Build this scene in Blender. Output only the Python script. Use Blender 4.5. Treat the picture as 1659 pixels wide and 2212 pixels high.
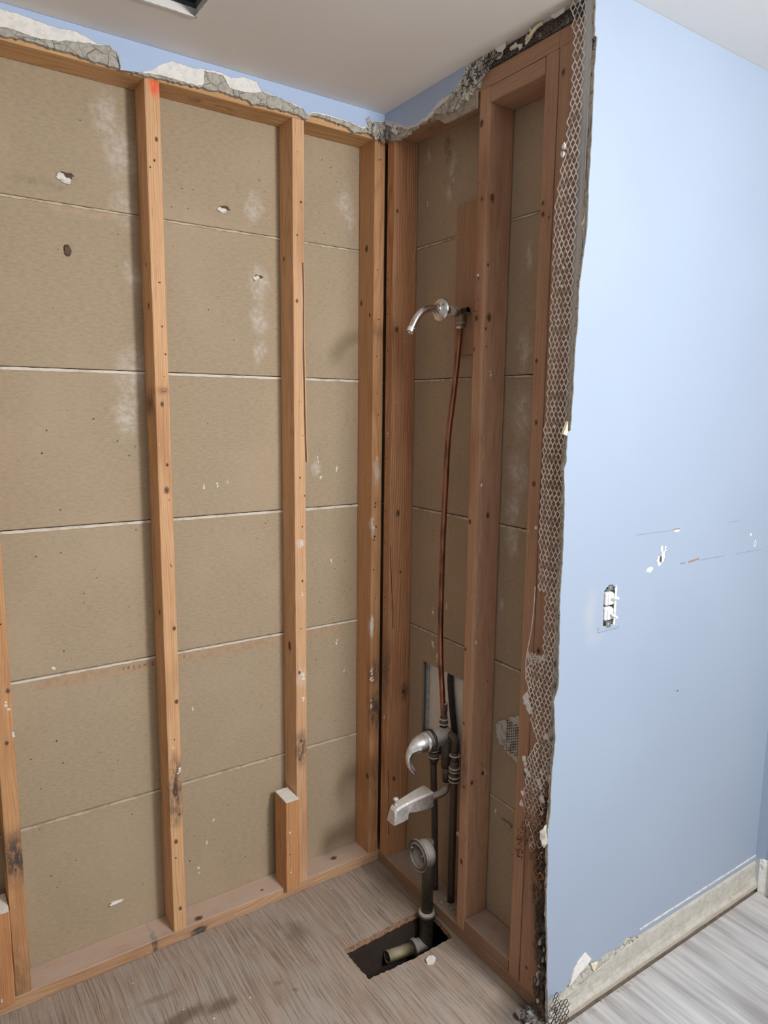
import bpy, bmesh, math, random
from mathutils import Vector, Matrix, noise as mn
from mathutils.geometry import delaunay_2d_cdt

# ------------------------------------------------------------------ scene, camera, light
sc = bpy.context.scene
COL = sc.collection
for o in list(bpy.data.objects):
    bpy.data.objects.remove(o)

CAM_POS = (-1.2747, -1.8957, 1.5813)
YAW, PITCH, ROLL, FPX = 0.595, -0.1455, 0.0117, 1516.3
cam_data = bpy.data.cameras.new('camera')
cam = bpy.data.objects.new('camera', cam_data)
COL.objects.link(cam)
fw = Vector((math.sin(YAW)*math.cos(PITCH), math.cos(YAW)*math.cos(PITCH), math.sin(PITCH)))
rt = Vector((math.cos(YAW), -math.sin(YAW), 0))
up = rt.cross(fw)
r2 = rt*math.cos(ROLL)+up*math.sin(ROLL)
u2 = -rt*math.sin(ROLL)+up*math.cos(ROLL)
cam.matrix_world = Matrix(((r2.x, u2.x, -fw.x, CAM_POS[0]), (r2.y, u2.y, -fw.y, CAM_POS[1]),
                           (r2.z, u2.z, -fw.z, CAM_POS[2]), (0, 0, 0, 1)))
cam_data.sensor_fit = 'HORIZONTAL'
cam_data.sensor_width = 36
cam_data.lens = FPX/1659*36
cam_data.clip_start = 0.01
sc.camera = cam

world = bpy.data.worlds.new('world'); sc.world = world
world.use_nodes = True
world.node_tree.nodes['Background'].inputs[0].default_value = (0.93, 0.96, 1.0, 1)
world.node_tree.nodes['Background'].inputs[1].default_value = 0.32

def area(name, loc, target, size, power, col):
    d = bpy.data.lights.new(name, 'AREA'); d.shape = 'DISK'; d.size = size; d.energy = power; d.color = col
    o = bpy.data.objects.new(name, d); COL.objects.link(o); o.location = loc
    o.rotation_euler = (Vector(target)-Vector(loc)).to_track_quat('-Z', 'Y').to_euler()
    return o
pd = bpy.data.lights.new('vanity_lamp_light', 'POINT'); pd.energy = 155; pd.shadow_soft_size = 0.16; pd.color = (1.0, 0.98, 0.96)
po = bpy.data.objects.new('vanity_lamp_light', pd); COL.objects.link(po); po.location = (-0.02, -2.50, 2.12)
area('fill_light', (-0.3, -3.0, 2.40), (-0.6, -1.0, 0.6), 0.5, 8, (1.0, 0.95, 0.88))  # weak unseen fill, added to soften the dark side of the alcove

sc.view_settings.view_transform = 'Standard'
sc.view_settings.look = 'None'
sc.view_settings.gamma = 1
sc.view_settings.use_curve_mapping = False
sc.view_settings.exposure = 0.0

RND = random.Random(7)

# ------------------------------------------------------------------ material helpers
class M:
    def __init__(s, name, rough=0.8, metal=0.0):
        s.mat = bpy.data.materials.new(name); s.mat.use_nodes = True
        s.t = s.mat.node_tree; s.n = s.t.nodes; s.l = s.t.links
        s.b = s.n['Principled BSDF']
        s.b.inputs['Roughness'].default_value = rough
        s.b.inputs['Metallic'].default_value = metal
        g = s.n.new('ShaderNodeNewGeometry'); s.pos = g.outputs['Position']; s.nor = g.outputs['Normal']
    def link(s, a, b): s.l.new(a, b)
    def inp(s, sock, v):
        if isinstance(v, bpy.types.NodeSocket): s.l.new(v, sock)
        elif v is not None: sock.default_value = v
    def col(s, c): return (c[0], c[1], c[2], 1) if isinstance(c, (tuple, list)) else c
    def math(s, op, a, b=None, c=None, clamp=False):
        n = s.n.new('ShaderNodeMath'); n.operation = op; n.use_clamp = clamp
        s.inp(n.inputs[0], a); s.inp(n.inputs[1], b); s.inp(n.inputs[2], c)
        return n.outputs[0]
    def vm(s, op, a, b=None, out=0):
        n = s.n.new('ShaderNodeVectorMath'); n.operation = op
        s.inp(n.inputs[0], a); s.inp(n.inputs[1], b)
        return n.outputs[out]
    def mul(s, v, k): return s.vm('MULTIPLY', v, k)
    def add(s, v, k): return s.vm('ADD', v, k)
    def noise(s, v, scale=5, detail=3, rough=0.5, col=False):
        n = s.n.new('ShaderNodeTexNoise'); s.inp(n.inputs['Vector'], v)
        n.inputs['Scale'].default_value = scale; n.inputs['Detail'].default_value = detail
        n.inputs['Roughness'].default_value = rough
        return n.outputs['Color' if col else 'Fac']
    def voro(s, v, scale=5, feature='F1', rand=1.0):
        n = s.n.new('ShaderNodeTexVoronoi'); n.feature = feature; s.inp(n.inputs['Vector'], v)
        n.inputs['Scale'].default_value = scale; n.inputs['Randomness'].default_value = rand
        return n.outputs['Distance']
    def mr(s, v, a, b, c=0.0, d=1.0, smooth=True):
        n = s.n.new('ShaderNodeMapRange'); n.interpolation_type = 'SMOOTHSTEP' if smooth else 'LINEAR'
        s.inp(n.inputs['Value'], v)
        n.inputs['From Min'].default_value = a; n.inputs['From Max'].default_value = b
        n.inputs['To Min'].default_value = c; n.inputs['To Max'].default_value = d
        return n.outputs[0]
    def mix(s, f, a, b, mode='MIX'):
        n = s.n.new('ShaderNodeMix'); n.data_type = 'RGBA'; n.blend_type = mode
        s.inp(n.inputs[0], f); s.inp(n.inputs[6], s.col(a)); s.inp(n.inputs[7], s.col(b))
        return n.outputs[2]
    def sep(s, v):
        n = s.n.new('ShaderNodeSeparateXYZ'); s.inp(n.inputs[0], v); return n.outputs
    def comb(s, x, y, z):
        n = s.n.new('ShaderNodeCombineXYZ'); s.inp(n.inputs[0], x); s.inp(n.inputs[1], y); s.inp(n.inputs[2], z)
        return n.outputs[0]
    def bump(s, h, strength=0.3, dist=0.002):
        n = s.n.new('ShaderNodeBump'); n.inputs['Strength'].default_value = strength
        n.inputs['Distance'].default_value = dist; s.link(h, n.inputs['Height'])
        s.link(n.outputs[0], s.b.inputs['Normal'])
    def spots(s, base, lst, amp=0.02, nscale=18, grain=None):
        """lst: (centre, radii, colour, strength, softness) - marks of dirt and dust on the thing itself"""
        if not lst: return base
        nz = s.noise(s.pos, nscale, 4, 0.6, col=True)
        p = s.add(s.pos, s.mul(s.vm('SUBTRACT', nz, (0.5, 0.5, 0.5)), (amp, amp, amp)))
        for c, r, colr, st, soft in lst:
            d = s.vm('LENGTH', s.mul(s.vm('SUBTRACT', p, tuple(c)), tuple(1/q for q in r)), out=1)
            f = s.mr(d, 1-soft, 1.0, st, 0.0)
            if grain is not None: f = s.math('MULTIPLY', f, grain, clamp=True)
            base = s.mix(f, base, colr)
        return base
    def out(s, c, rough=None):
        s.inp(s.b.inputs['Base Color'], s.col(c))
        if rough is not None: s.inp(s.b.inputs['Roughness'], rough)
        return s.mat

def flat(name, c, rough=0.7, metal=0.0, var=0.25, scale=60, bump=0.2, c2=None, thr=(0.45, 0.62)):
    m = M(name, rough, metal)
    f = m.noise(m.pos, scale, 4, 0.6)
    d = c2 if c2 else tuple(x*(1-var) for x in c)
    m.bump(f, bump, 0.001)
    return m.out(m.mix(m.mr(f, *thr), c, d))

def wood(name, light, dark, axis='z', lst=(), seed=0, dust=0.0, ring=0.45, blotch=(0.55, 0.40, 0.30)):
    m = M(name, 0.75)
    X, Y, Z = m.sep(m.pos)
    a, b, l = {'z': (X, Y, Z), 'x': (Y, Z, X), 'y': (X, Z, Y)}[axis]
    so = (seed*1.37) % 5
    p = m.comb(m.math('ADD', a, so), m.math('ADD', b, so*0.7), m.math('ADD', l, so*2.1))
    fib = m.noise(m.mul(p, (170, 170, 4.0)), 1, 4, 0.6)
    fib2 = m.noise(m.mul(p, (420, 420, 14)), 1, 2, 0.5)
    wob = m.noise(m.mul(p, (9, 9, 1.4)), 1, 2, 0.5, col=True)
    pp = m.add(m.comb(a, b, 0.0), m.mul(m.vm('SUBTRACT', wob, (0.5, 0.5, 0.5)), (0.075, 0.075, 0)))
    off = ((math.sin(seed*7.1)*0.05) - 0.03, (math.cos(seed*3.3)*0.05) + 0.05, 0)
    if axis == 'z': off = (0.0+off[0], 0.0+off[1], 0)
    dist = m.vm('LENGTH', m.vm('SUBTRACT', pp, off), out=1)
    rg = m.math('MULTIPLY_ADD', m.math('SINE', m.math('MULTIPLY', dist, 1100.0)), 0.5, 0.5)
    rg = m.math('POWER', rg, 2.2)
    t = m.math('ADD', m.math('MULTIPLY', rg, ring), m.math('MULTIPLY', m.mr(fib, 0.35, 0.7), 0.55), clamp=True)
    c = m.mix(t, light, dark)
    c = m.mix(m.mr(fib2, 0.58, 0.75, 0, 0.45), c, tuple(x*0.55 for x in dark))
    big = m.noise(m.mul(p, (7, 7, 2.2)), 1, 3, 0.55)
    c = m.mix(m.mr(big, 0.48, 0.75, 0, 0.55), c, blotch, 'MULTIPLY')
    spk = m.noise(m.mul(p, (120, 120, 55)), 1, 3, 0.6)
    c = m.mix(m.mr(spk, 0.66, 0.76, 0, 0.35), c, (0.75, 0.68, 0.6))
    c = m.spots(c, list(lst), 0.035, 26, m.mr(m.noise(m.mul(p, (90, 90, 30)), 1, 5, 0.7), 0.34, 0.56, 0.35, 1.25))
    if dust > 0:
        nz = m.sep(m.nor)[2]
        f = m.math('MULTIPLY', m.mr(nz, 0.4, 0.9, 0, dust), m.mr(m.noise(m.pos, 22, 5, 0.7), 0.2, 0.6, 0.55, 1.0), clamp=True)
        c = m.mix(f, c, (0.52, 0.45, 0.41))
    m.bump(m.math('ADD', fib, m.math('MULTIPLY', rg, 0.3)), 0.35, 0.0015)
    return m.out(c)

TAN = (0.60, 0.34, 0.165); TAND = (0.44, 0.22, 0.09)
RED = (0.50, 0.27, 0.15); REDD = (0.33, 0.16, 0.08)
GREYD = (0.14, 0.10, 0.075)

m_knot = flat('knot ring wood', (0.33, 0.175, 0.085), 0.7, var=0.4)
m_core = flat('knot core', (0.11, 0.06, 0.035), 0.7, var=0.4)
m_hole = flat('nail hole', (0.02, 0.014, 0.01), 0.9)
m_plas = flat('white plaster', (0.80, 0.79, 0.76), 0.9, var=0.12, scale=90, bump=0.5)
m_grey = flat('grey plaster', (0.50, 0.47, 0.42), 0.95, scale=45, bump=0.9, c2=(0.36, 0.33, 0.29))
def grey_cracked(name, c=(0.56, 0.54, 0.49)):
    m = M(name, 0.95)
    e = m.voro(m.add(m.pos, m.mul(m.noise(m.pos, 30, 3, 0.6, col=True), (0.02, 0.02, 0.02))), 26, 'DISTANCE_TO_EDGE')
    cr = m.mr(e, 0.0, 0.035, 1, 0)
    f = m.noise(m.pos, 110, 5, 0.7)
    c1 = m.mix(m.mr(f, 0.35, 0.7), c, tuple(x*0.66 for x in c))
    c1 = m.mix(m.math('MULTIPLY', cr, m.mr(m.noise(m.pos, 12, 2), 0.42, 0.6)), c1, (0.16, 0.15, 0.13))
    m.bump(m.math('SUBTRACT', f, cr), 0.8, 0.002)
    return m.out(c1)
m_crack = grey_cracked('cracked grey plaster')
m_crack2 = grey_cracked('grey browncoat plaster', (0.50, 0.475, 0.42))
m_paint = flat('blue paint', (0.42, 0.54, 0.76), 0.42, var=0.02, scale=120, bump=0.12)
MARKM = [m_knot, m_core, m_hole, m_plas]

# ------------------------------------------------------------------ object helpers
def setp(o, label=None, cat=None, group=None, kind=None):
    if label: o['label'] = label
    if cat: o['category'] = cat
    if group: o['group'] = group
    if kind: o['kind'] = kind
    return o

def obj(name, bm, mats, parent=None, loc=(0, 0, 0), smooth=False):
    """link a bmesh (world coordinates) as one object whose origin is loc"""
    loc = Vector(loc)
    base = loc if parent is None else loc
    bmesh.ops.translate(bm, verts=bm.verts, vec=-base)
    me = bpy.data.meshes.new(name); bm.to_mesh(me); bm.free()
    if not isinstance(mats, (list, tuple)): mats = [mats]
    for m in mats: me.materials.append(m)
    if smooth:
        for p in me.polygons: p.use_smooth = True
    o = bpy.data.objects.new(name, me); COL.objects.link(o)
    if parent is not None:
        o.parent = parent; o.location = loc - wloc(parent)
    else:
        o.location = loc
    return o

WL = {}
def wloc(o):
    v = Vector(o.location)
    while o.parent: o = o.parent; v += Vector(o.location)
    return v

def empty(name, loc, label=None, cat=None, group=None, kind=None):
    o = bpy.data.objects.new(name, None); COL.objects.link(o); o.location = loc
    o.empty_display_size = 0.05
    return setp(o, label, cat, group, kind)

def box(bm, x0, x1, y0, y1, z0, z1, mi=0, bev=0.0):
    vs = [bm.verts.new((x, y, z)) for x in (x0, x1) for y in (y0, y1) for z in (z0, z1)]
    fs = []
    for q in ((0, 1, 3, 2), (4, 6, 7, 5), (0, 4, 5, 1), (2, 3, 7, 6), (0, 2, 6, 4), (1, 5, 7, 3)):
        f = bm.faces.new([vs[i] for i in q]); f.material_index = mi; fs.append(f)
    if bev:
        es = list({e for f in fs for e in f.edges})
        r = bmesh.ops.bevel(bm, geom=es, offset=bev, segments=2, affect='EDGES', profile=0.5)
        for f in r['faces']: f.material_index = mi
    return vs

NORM = {'-y': (Vector((0, -1, 0)), Vector((1, 0, 0)), Vector((0, 0, 1))),
        '-x': (Vector((-1, 0, 0)), Vector((0, -1, 0)), Vector((0, 0, 1))),
        '+z': (Vector((0, 0, 1)), Vector((1, 0, 0)), Vector((0, 1, 0)))}

def blob(bm, c, n, u, v, ru, rv, mi, h=0.0006, k=11, irr=0.15, off=0.0004, rng=RND):
    c = Vector(c)
    ce = bm.verts.new(c+n*(off+h))
    ring = []
    for i in range(k):
        a = 2*math.pi*i/k
        q = 1+rng.uniform(-irr, irr)
        ring.append(bm.verts.new(c+u*(ru*q*math.cos(a))+v*(rv*q*math.sin(a))+n*off))
    for i in range(k):
        f = bm.faces.new((ce, ring[i], ring[(i+1) % k])); f.material_index = mi

def mark(bm, c, face, kind, s, base=1, long='v'):
    n, u, v = NORM[face]
    ru, rv = 0.0052*s, 0.0072*s
    if long == 'u': ru, rv = rv, ru
    if kind == 'k':
        blob(bm, c, n, u, v, ru, rv, base+0, 0.0003, 14, 0.08)
        blob(bm, c, n, u, v, ru*0.6, rv*0.62, base+1, 0.0003, 12, 0.18, 0.0009)
    elif kind == 'n':
        blob(bm, c, n, u, v, 0.0029*s, 0.0032*s, base+0, 0.0002, 9, 0.2)
        blob(bm, c, n, u, v, 0.0018*s, 0.002*s, base+2, 0.0002, 8, 0.2, 0.0008)
    elif kind == 'w':
        for i in range(4):
            d = u*RND.uniform(-0.003, 0.003)*s+v*RND.uniform(-0.010, 0.010)*s
            blob(bm, Vector(c)+d, n, u, v, RND.uniform(.0012, .004)*s, RND.uniform(.0015, .005)*s, base+3, 0.0012, 8, 0.35)

def timber(name, x0, x1, y0, y1, z0, z1, axis, mat, marks=(), parent=None, wav=0.0007, r=0.0028, seed=0):
    """a sawn board: swept rounded section with slight bow and worn edges; marks are knots, nail holes, plaster splats"""
    bm = bmesh.new()
    lo = {'x': (x0, x1), 'y': (y0, y1), 'z': (z0, z1)}[axis]
    A = {'x': (y0, y1), 'y': (x0, x1), 'z': (x0, x1)}[axis]
    B = {'x': (z0, z1), 'y': (z0, z1), 'z': (y0, y1)}[axis]
    r = min(r, (A[1]-A[0])*0.2, (B[1]-B[0])*0.2)
    sec = [(A[0]+r, B[0]), (A[1]-r, B[0]), (A[1]-r*.3, B[0]+r*.3), (A[1], B[0]+r), (A[1], B[1]-r), (A[1]-r*.3, B[1]-r*.3),
           (A[1]-r, B[1]), (A[0]+r, B[1]), (A[0]+r*.3, B[1]-r*.3), (A[0], B[1]-r), (A[0], B[0]+r), (A[0]+r*.3, B[0]+r*.3)]
    n = max(2, int((lo[1]-lo[0])/0.045))
    rings = []
    for i in range(n+1):
        t = lo[0]+(lo[1]-lo[0])*i/n
        ring = []
        for j, (a, b) in enumerate(sec):
            da = mn.noise(Vector((t*9+seed*3.1, j//3*4.7, 1.0)))*wav
            db = mn.noise(Vector((t*9+seed*3.1, j//3*4.7, 9.0)))*wav
            P = {'x': (t, a+da, b+db), 'y': (a+da, t, b+db), 'z': (a+da, b+db, t)}[axis]
            ring.append(bm.verts.new(P))
        rings.append(ring)
    k = len(sec)
    for i in range(n):
        for j in range(k):
            bm.faces.new((rings[i][j], rings[i][(j+1) % k], rings[i+1][(j+1) % k], rings[i+1][j]))
    bm.faces.new(rings[0][::-1]); bm.faces.new(rings[-1])
    bmesh.ops.recalc_face_normals(bm, faces=bm.faces)
    for c, face, kind, s in marks:
        mark(bm, c, face, kind, s, 1, 'v' if axis == 'z' else 'u')
    loc = ((x0+x1)/2, (y0+y1)/2, z0)
    return obj(name, bm, [mat]+MARKM, parent, loc)

def tube(bm, pts, rad, seg=16, mi=0, cap=True):
    pts = [Vector(p) for p in pts]
    if not isinstance(rad, (list, tuple)): rad = [rad]*len(pts)
    T = []
    for i in range(len(pts)):
        a = pts[max(0, i-1)]; b = pts[min(len(pts)-1, i+1)]
        T.append((b-a).normalized())
    ref = Vector((0, 0, 1)) if abs(T[0].z) < 0.9 else Vector((0, 1, 0))
    nrm = (ref-T[0]*ref.dot(T[0])).normalized()
    rings = []
    for i, p in enumerate(pts):
        nrm = (nrm-T[i]*nrm.dot(T[i])).normalized()
        bn = T[i].cross(nrm)
        rings.append([bm.verts.new(p+(nrm*math.cos(2*math.pi*j/seg)+bn*math.sin(2*math.pi*j/seg))*rad[i]) for j in range(seg)])
    for i in range(len(rings)-1):
        for j in range(seg):
            f = bm.faces.new((rings[i][j], rings[i][(j+1) % seg], rings[i+1][(j+1) % seg], rings[i+1][j]))
            f.material_index = mi; f.smooth = True
    if cap:
        f = bm.faces.new(rings[0][::-1]); f.material_index = mi
        f = bm.faces.new(rings[-1]); f.material_index = mi

def smoothpath(pts, n=6):
    pts = [Vector(p) for p in pts]; out = []
    for i in range(len(pts)-1):
        p0 = pts[max(0, i-1)]; p1 = pts[i]; p2 = pts[i+1]; p3 = pts[min(len(pts)-1, i+2)]
        for k in range(n):
            t = k/n
            out.append(0.5*((2*p1)+(p2-p0)*t+(2*p0-5*p1+4*p2-p3)*t*t+(3*p1-p0-3*p2+p3)*t**3))
    out.append(pts[-1]); return out

def lathe(bm, origin, axis, prof, seg=28, mi=0, closed=False):
    """prof: (distance along axis, radius)"""
    o = Vector(origin); ax = Vector(axis).normalized()
    ref = Vector((0, 0, 1)) if abs(ax.z) < 0.9 else Vector((0, 1, 0))
    u = (ref-ax*ref.dot(ax)).normalized(); v = ax.cross(u)
    rings = []
    for d, r in prof:
        rings.append([bm.verts.new(o+ax*d+(u*math.cos(2*math.pi*j/seg)+v*math.sin(2*math.pi*j/seg))*max(r, 1e-5)) for j in range(seg)])
    m = len(rings)
    for i in range(m if closed else m-1):
        A = rings[i]; B = rings[(i+1) % m]
        for j in range(seg):
            f = bm.faces.new((A[j], A[(j+1) % seg], B[(j+1) % seg], B[j])); f.material_index = mi; f.smooth = True
    if not closed:
        bm.faces.new(rings[0][::-1]).material_index = mi
        bm.faces.new(rings[-1]).material_index = mi

def rough_line(pts, step=0.006, amp=0.002, rng=RND, rough=True):
    out = []
    for i in range(len(pts)-1):
        a = Vector((pts[i][0], pts[i][1])); b = Vector((pts[i+1][0], pts[i+1][1]))
        L = (b-a).length; n = max(1, int(L/step))
        nn = Vector((-(b-a).y, (b-a).x)).normalized() if L > 0 else Vector((0, 0))
        for k in range(n):
            p = a.lerp(b, k/n)
            if k or i: p = p+nn*rng.uniform(-amp, amp)
            out.append((p.x, p.y))
    out.append(tuple(pts[-1])); return out

def sheet(bm, loop, plane, d0, d1, mi=0, disp=0.0, cuts=0, side_mi=None):
    """closed outline in a wall plane turned into a slab; plane 'y': (x,z) at y d0(back)..d1(front); 'x': (y,z)"""
    def P(a, b, d):
        return (a, d, b) if plane == 'y' else ((d, a, b) if plane == 'x' else (a, b, d))
    k = len(loop)
    pts = [Vector(p) for p in loop]
    if disp:
        ax0, ax1 = min(p.x for p in pts), max(p.x for p in pts); ay0, ay1 = min(p.y for p in pts), max(p.y for p in pts)
        st = 0.005
        for iu in range(1, int((ax1-ax0)/st)):
            for iv in range(1, int((ay1-ay0)/st)):
                pts.append(Vector((ax0+iu*st+RND.uniform(-.0015, .0015), ay0+iv*st+RND.uniform(-.0015, .0015))))
    V, E, F, ov, oe, of = delaunay_2d_cdt(pts, [(i, (i+1) % k) for i in range(k)], [], 1, 1e-6)
    edgec = {}
    for f in F:
        for a in range(len(f)):
            e = tuple(sorted((f[a], f[(a+1) % len(f)]))); edgec[e] = edgec.get(e, 0)+1
    rim = {v for e, c in edgec.items() if c == 1 for v in e}
    fr = {}; bk = {}
    for f in F:
        for v in f:
            if v not in fr:
                d = d1 if (not disp or v in rim) else d1+mn.noise(Vector((V[v].x*70, V[v].y*70, d1*50)))*disp
                fr[v] = bm.verts.new(P(V[v].x, V[v].y, d)); bk[v] = bm.verts.new(P(V[v].x, V[v].y, d0))
    sm = mi if side_mi is None else side_mi
    for f in F:
        bm.faces.new([fr[v] for v in f]).material_index = mi
        bm.faces.new([bk[v] for v in reversed(f)]).material_index = mi
    for e, c in edgec.items():
        if c == 1: bm.faces.new((fr[e[0]], fr[e[1]], bk[e[1]], bk[e[0]])).material_index = sm
    bmesh.ops.recalc_face_normals(bm, faces=bm.faces)

def lump(bm, c, r, seed=0, amp=0.35, sub=2, mi=0, freq=1.3):
    c = Vector(c); r = Vector(r) if hasattr(r, '__len__') else Vector((r, r, r))
    res = bmesh.ops.create_icosphere(bm, subdivisions=sub, radius=1.0)
    for v in res['verts']:
        d = v.co.normalized()
        q = 1+amp*mn.noise(d*freq+Vector((seed*3.7, seed*1.9, seed)))*1.6
        v.co = c+Vector((d.x*r.x, d.y*r.y, d.z*r.z))*q
        for f in v.link_faces: f.material_index = mi

def beam(bm, a, b, w, mi=0):
    a = Vector(a); b = Vector(b); t = (b-a)
    if t.length < 1e-6: return
    t.normalize(); ref = Vector((1, 0, 0)) if abs(t.x) < 0.9 else Vector((0, 1, 0))
    n = t.cross(ref).normalized(); k = t.cross(n)
    vs = []
    for p in (a-t*w*.4, b+t*w*.4):
        vs.append([bm.verts.new(p+n*w*sx+k*w*0.6*sy) for sx, sy in ((-1, -1), (1, -1), (1, 1), (-1, 1))])
    for j in range(4):
        f = bm.faces.new((vs[0][j], vs[0][(j+1) % 4], vs[1][(j+1) % 4], vs[1][j])); f.material_index = mi
    bm.faces.new(vs[0][::-1]).material_index = mi; bm.faces.new(vs[1]).material_index = mi

# ------------------------------------------------------------------ the setting: floors, ceiling
CZ = 2.457
LZ = 0.012
m = M('plywood floor', 0.85)
X, Y, Z = m.sep(m.pos)
warp = m.noise(m.mul(m.pos, (2.6, 2.2, 1)), 1, 2, 0.45)
gx = m.math('MULTIPLY_ADD', warp, 0.055, X)
gy = m.math('MULTIPLY_ADD', warp, 0.05, Y)
gr = m.comb(m.math('MULTIPLY', gx, 210.0), m.math('MULTIPLY', gy, 7.0), 0.0)
g1 = m.noise(gr, 1, 4, 0.62)
g2 = m.noise(m.comb(m.math('MULTIPLY', gx, 90.0), m.math('MULTIPLY', gy, 2.6), 3.0), 1, 3, 0.5)
dst = m.noise(m.pos, 5.5, 5, 0.6)
c = m.mix(m.mr(g2, 0.4, 0.62), (0.375, 0.31, 0.26), (0.32, 0.25, 0.205))
c = m.mix(m.math('MULTIPLY', m.mr(g1, 0.55, 0.68, 0, 0.8), m.mr(m.noise(m.pos, 4.5, 3), 0.38, 0.6, 0.15, 1)), c, (0.19, 0.135, 0.10))
c = m.mix(m.mr(g1, 0.30, 0.42, 0.45, 0), c, (0.50, 0.44, 0.39))
c = m.mix(m.mr(dst, 0.42, 0.66, 0, 0.72), c, (0.39, 0.355, 0.325))
c = m.mix(m.mr(m.noise(m.pos, 9, 3), 0.60, 0.75, 0, 0.35), c, (0.50, 0.33, 0.24))
c = m.mix(m.mr(m.noise(m.pos, 190, 2), 0.70, 0.78, 0, 0.6), c, (0.72, 0.68, 0.62))
D = (0.12, 0.085, 0.06)
c = m.spots(c, [((-0.79, -0.265, 0), (0.09, 0.035, 1), D, 0.75, 0.7), ((-0.69, -0.285, 0), (0.06, 0.03, 1), D, 0.7, 0.7),
                ((-0.82, -0.165, 0), (0.07, 0.02, 1), (0.22, 0.17, 0.11), 0.6, 0.8),
                ((-0.40, -0.148, 0), (0.05, 0.07, 1), D, 0.55, 0.9), ((-0.44, -0.09, 0), (0.03, 0.06, 1), (0.24, 0.16, 0.11), 0.5, 0.9),
                ((-0.10, -0.16, 0), (0.07, 0.12, 1), (0.24, 0.20, 0.15), 0.55, 0.9), ((-0.53, -0.30, 0), (0.018, 0.014, 1), D, 0.5, 0.8),
                ((-0.50, -0.345, 0), (0.016, 0.010, 1), D, 0.5, 0.8), ((-0.045, -0.74, 0), (0.11, 0.09, 1), (0.10, 0.09, 0.085), 0.75, 0.9)], 0.05, 14)
m.bump(m.math('SUBTRACT', 1.0, m.mr(g1, 0.5, 0.72)), 0.8, 0.0025)
m_ply = m.out(c)
m_plye = flat('plywood cut edge', (0.42, 0.24, 0.15), 0.85, scale=120, c2=(0.2, 0.12, 0.08))

bm = bmesh.new()
outer = [(-2.6, -0.82), (0.09, -0.82), (0.09, 0.09), (-2.6, 0.09)]
hole_c = [(-0.316, -0.296), (-0.312, -0.426), (-0.160, -0.434), (-0.016, -0.432), (-0.006, -0.36), (-0.006, -0.288), (-0.17, -0.290), (-0.316, -0.296)]
hole = rough_line(hole_c, 0.008, 0.0022)[:-1]
vo = [bm.verts.new((x, y, 0)) for x, y in outer]; vh = [bm.verts.new((x, y, 0)) for x, y in hole]
eo = [bm.edges.new((vo[i], vo[(i+1) % 4])) for i in range(4)]
eh = [bm.edges.new((vh[i], vh[(i+1) % len(vh)])) for i in range(len(vh))]
bmesh.ops.triangle_fill(bm, edges=eo+eh, use_beauty=True)
top = list(bm.faces)
for f in top:
    if f.normal.z < 0: f.normal_flip()
ext = bmesh.ops.extrude_face_region(bm, geom=top)
vv = [g for g in ext['geom'] if isinstance(g, bmesh.types.BMVert)]
bmesh.ops.translate(bm, verts=vv, vec=(0, 0, -0.019))
bmesh.ops.recalc_face_normals(bm, faces=bm.faces)
for f in bm.faces:
    if abs(f.normal.z) < 0.5: f.material_index = 1
setp(obj('floor', bm, [m_ply, m_plye]), 'bare plywood subfloor of the tub alcove with a rectangular cut-out', kind='structure')

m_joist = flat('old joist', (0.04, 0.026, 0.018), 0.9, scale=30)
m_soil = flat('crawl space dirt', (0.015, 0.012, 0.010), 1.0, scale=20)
bm = bmesh.new()
box(bm, -0.9, 0.09, -0.285, -0.25, -0.26, -0.0195)
obj('floor_joist', bm, m_joist); setp(bpy.data.objects['floor_joist'], 'dark joist under the far long edge of the floor cut-out', 'joist')
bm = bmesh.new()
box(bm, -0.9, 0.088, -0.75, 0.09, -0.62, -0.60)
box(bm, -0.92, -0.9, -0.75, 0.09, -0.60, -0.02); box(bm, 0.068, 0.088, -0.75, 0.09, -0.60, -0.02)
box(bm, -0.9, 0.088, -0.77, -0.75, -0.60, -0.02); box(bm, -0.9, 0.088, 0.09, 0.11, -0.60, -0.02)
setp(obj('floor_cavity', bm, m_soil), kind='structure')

m = M('grey laminate', 0.45)
X, Y, Z = m.sep(m.pos)
pl = m.math('FLOOR', m.math('DIVIDE', X, 0.19))
fr = m.math('FRACT', m.math('DIVIDE', X, 0.19))
off = m.math('MULTIPLY', pl, 7.31)
g1 = m.noise(m.comb(m.math('MULTIPLY', X, 22.0), m.math('MULTIPLY_ADD', Y, 1.6, off), pl), 1, 4, 0.6)
g2 = m.noise(m.comb(m.math('MULTIPLY', X, 110.0), m.math('MULTIPLY_ADD', Y, 3.0, off), pl), 1, 3, 0.55)
c = m.mix(m.mr(g1, 0.32, 0.68), (0.53, 0.53, 0.53), (0.27, 0.26, 0.26))
c = m.mix(m.mr(g2, 0.5, 0.72, 0, 0.5), c, (0.30, 0.29, 0.29))
c = m.mix(m.mr(fr, 0.0, 0.012, 0.8, 0), c, (0.15, 0.14, 0.14))
c = m.mix(m.mr(m.noise(m.pos, 4, 4), 0.45, 0.75, 0, 0.5), c, (0.49, 0.485, 0.47))
m_lam = m.out(c)
bm = bmesh.new(); box(bm, -2.6, 1.6, -4.2, -0.839, 0.0, LZ)
setp(obj('floor_laminate', bm, m_lam), 'grey wood-look laminate floor outside the alcove', kind='structure')
bm = bmesh.new(); box(bm, -2.6, 1.6, -4.2, -0.82, -0.03, -0.0005)
setp(obj('floor_underlay', bm, flat('floor underlay', (0.2, 0.16, 0.13), 0.9)), kind='structure')

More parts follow.
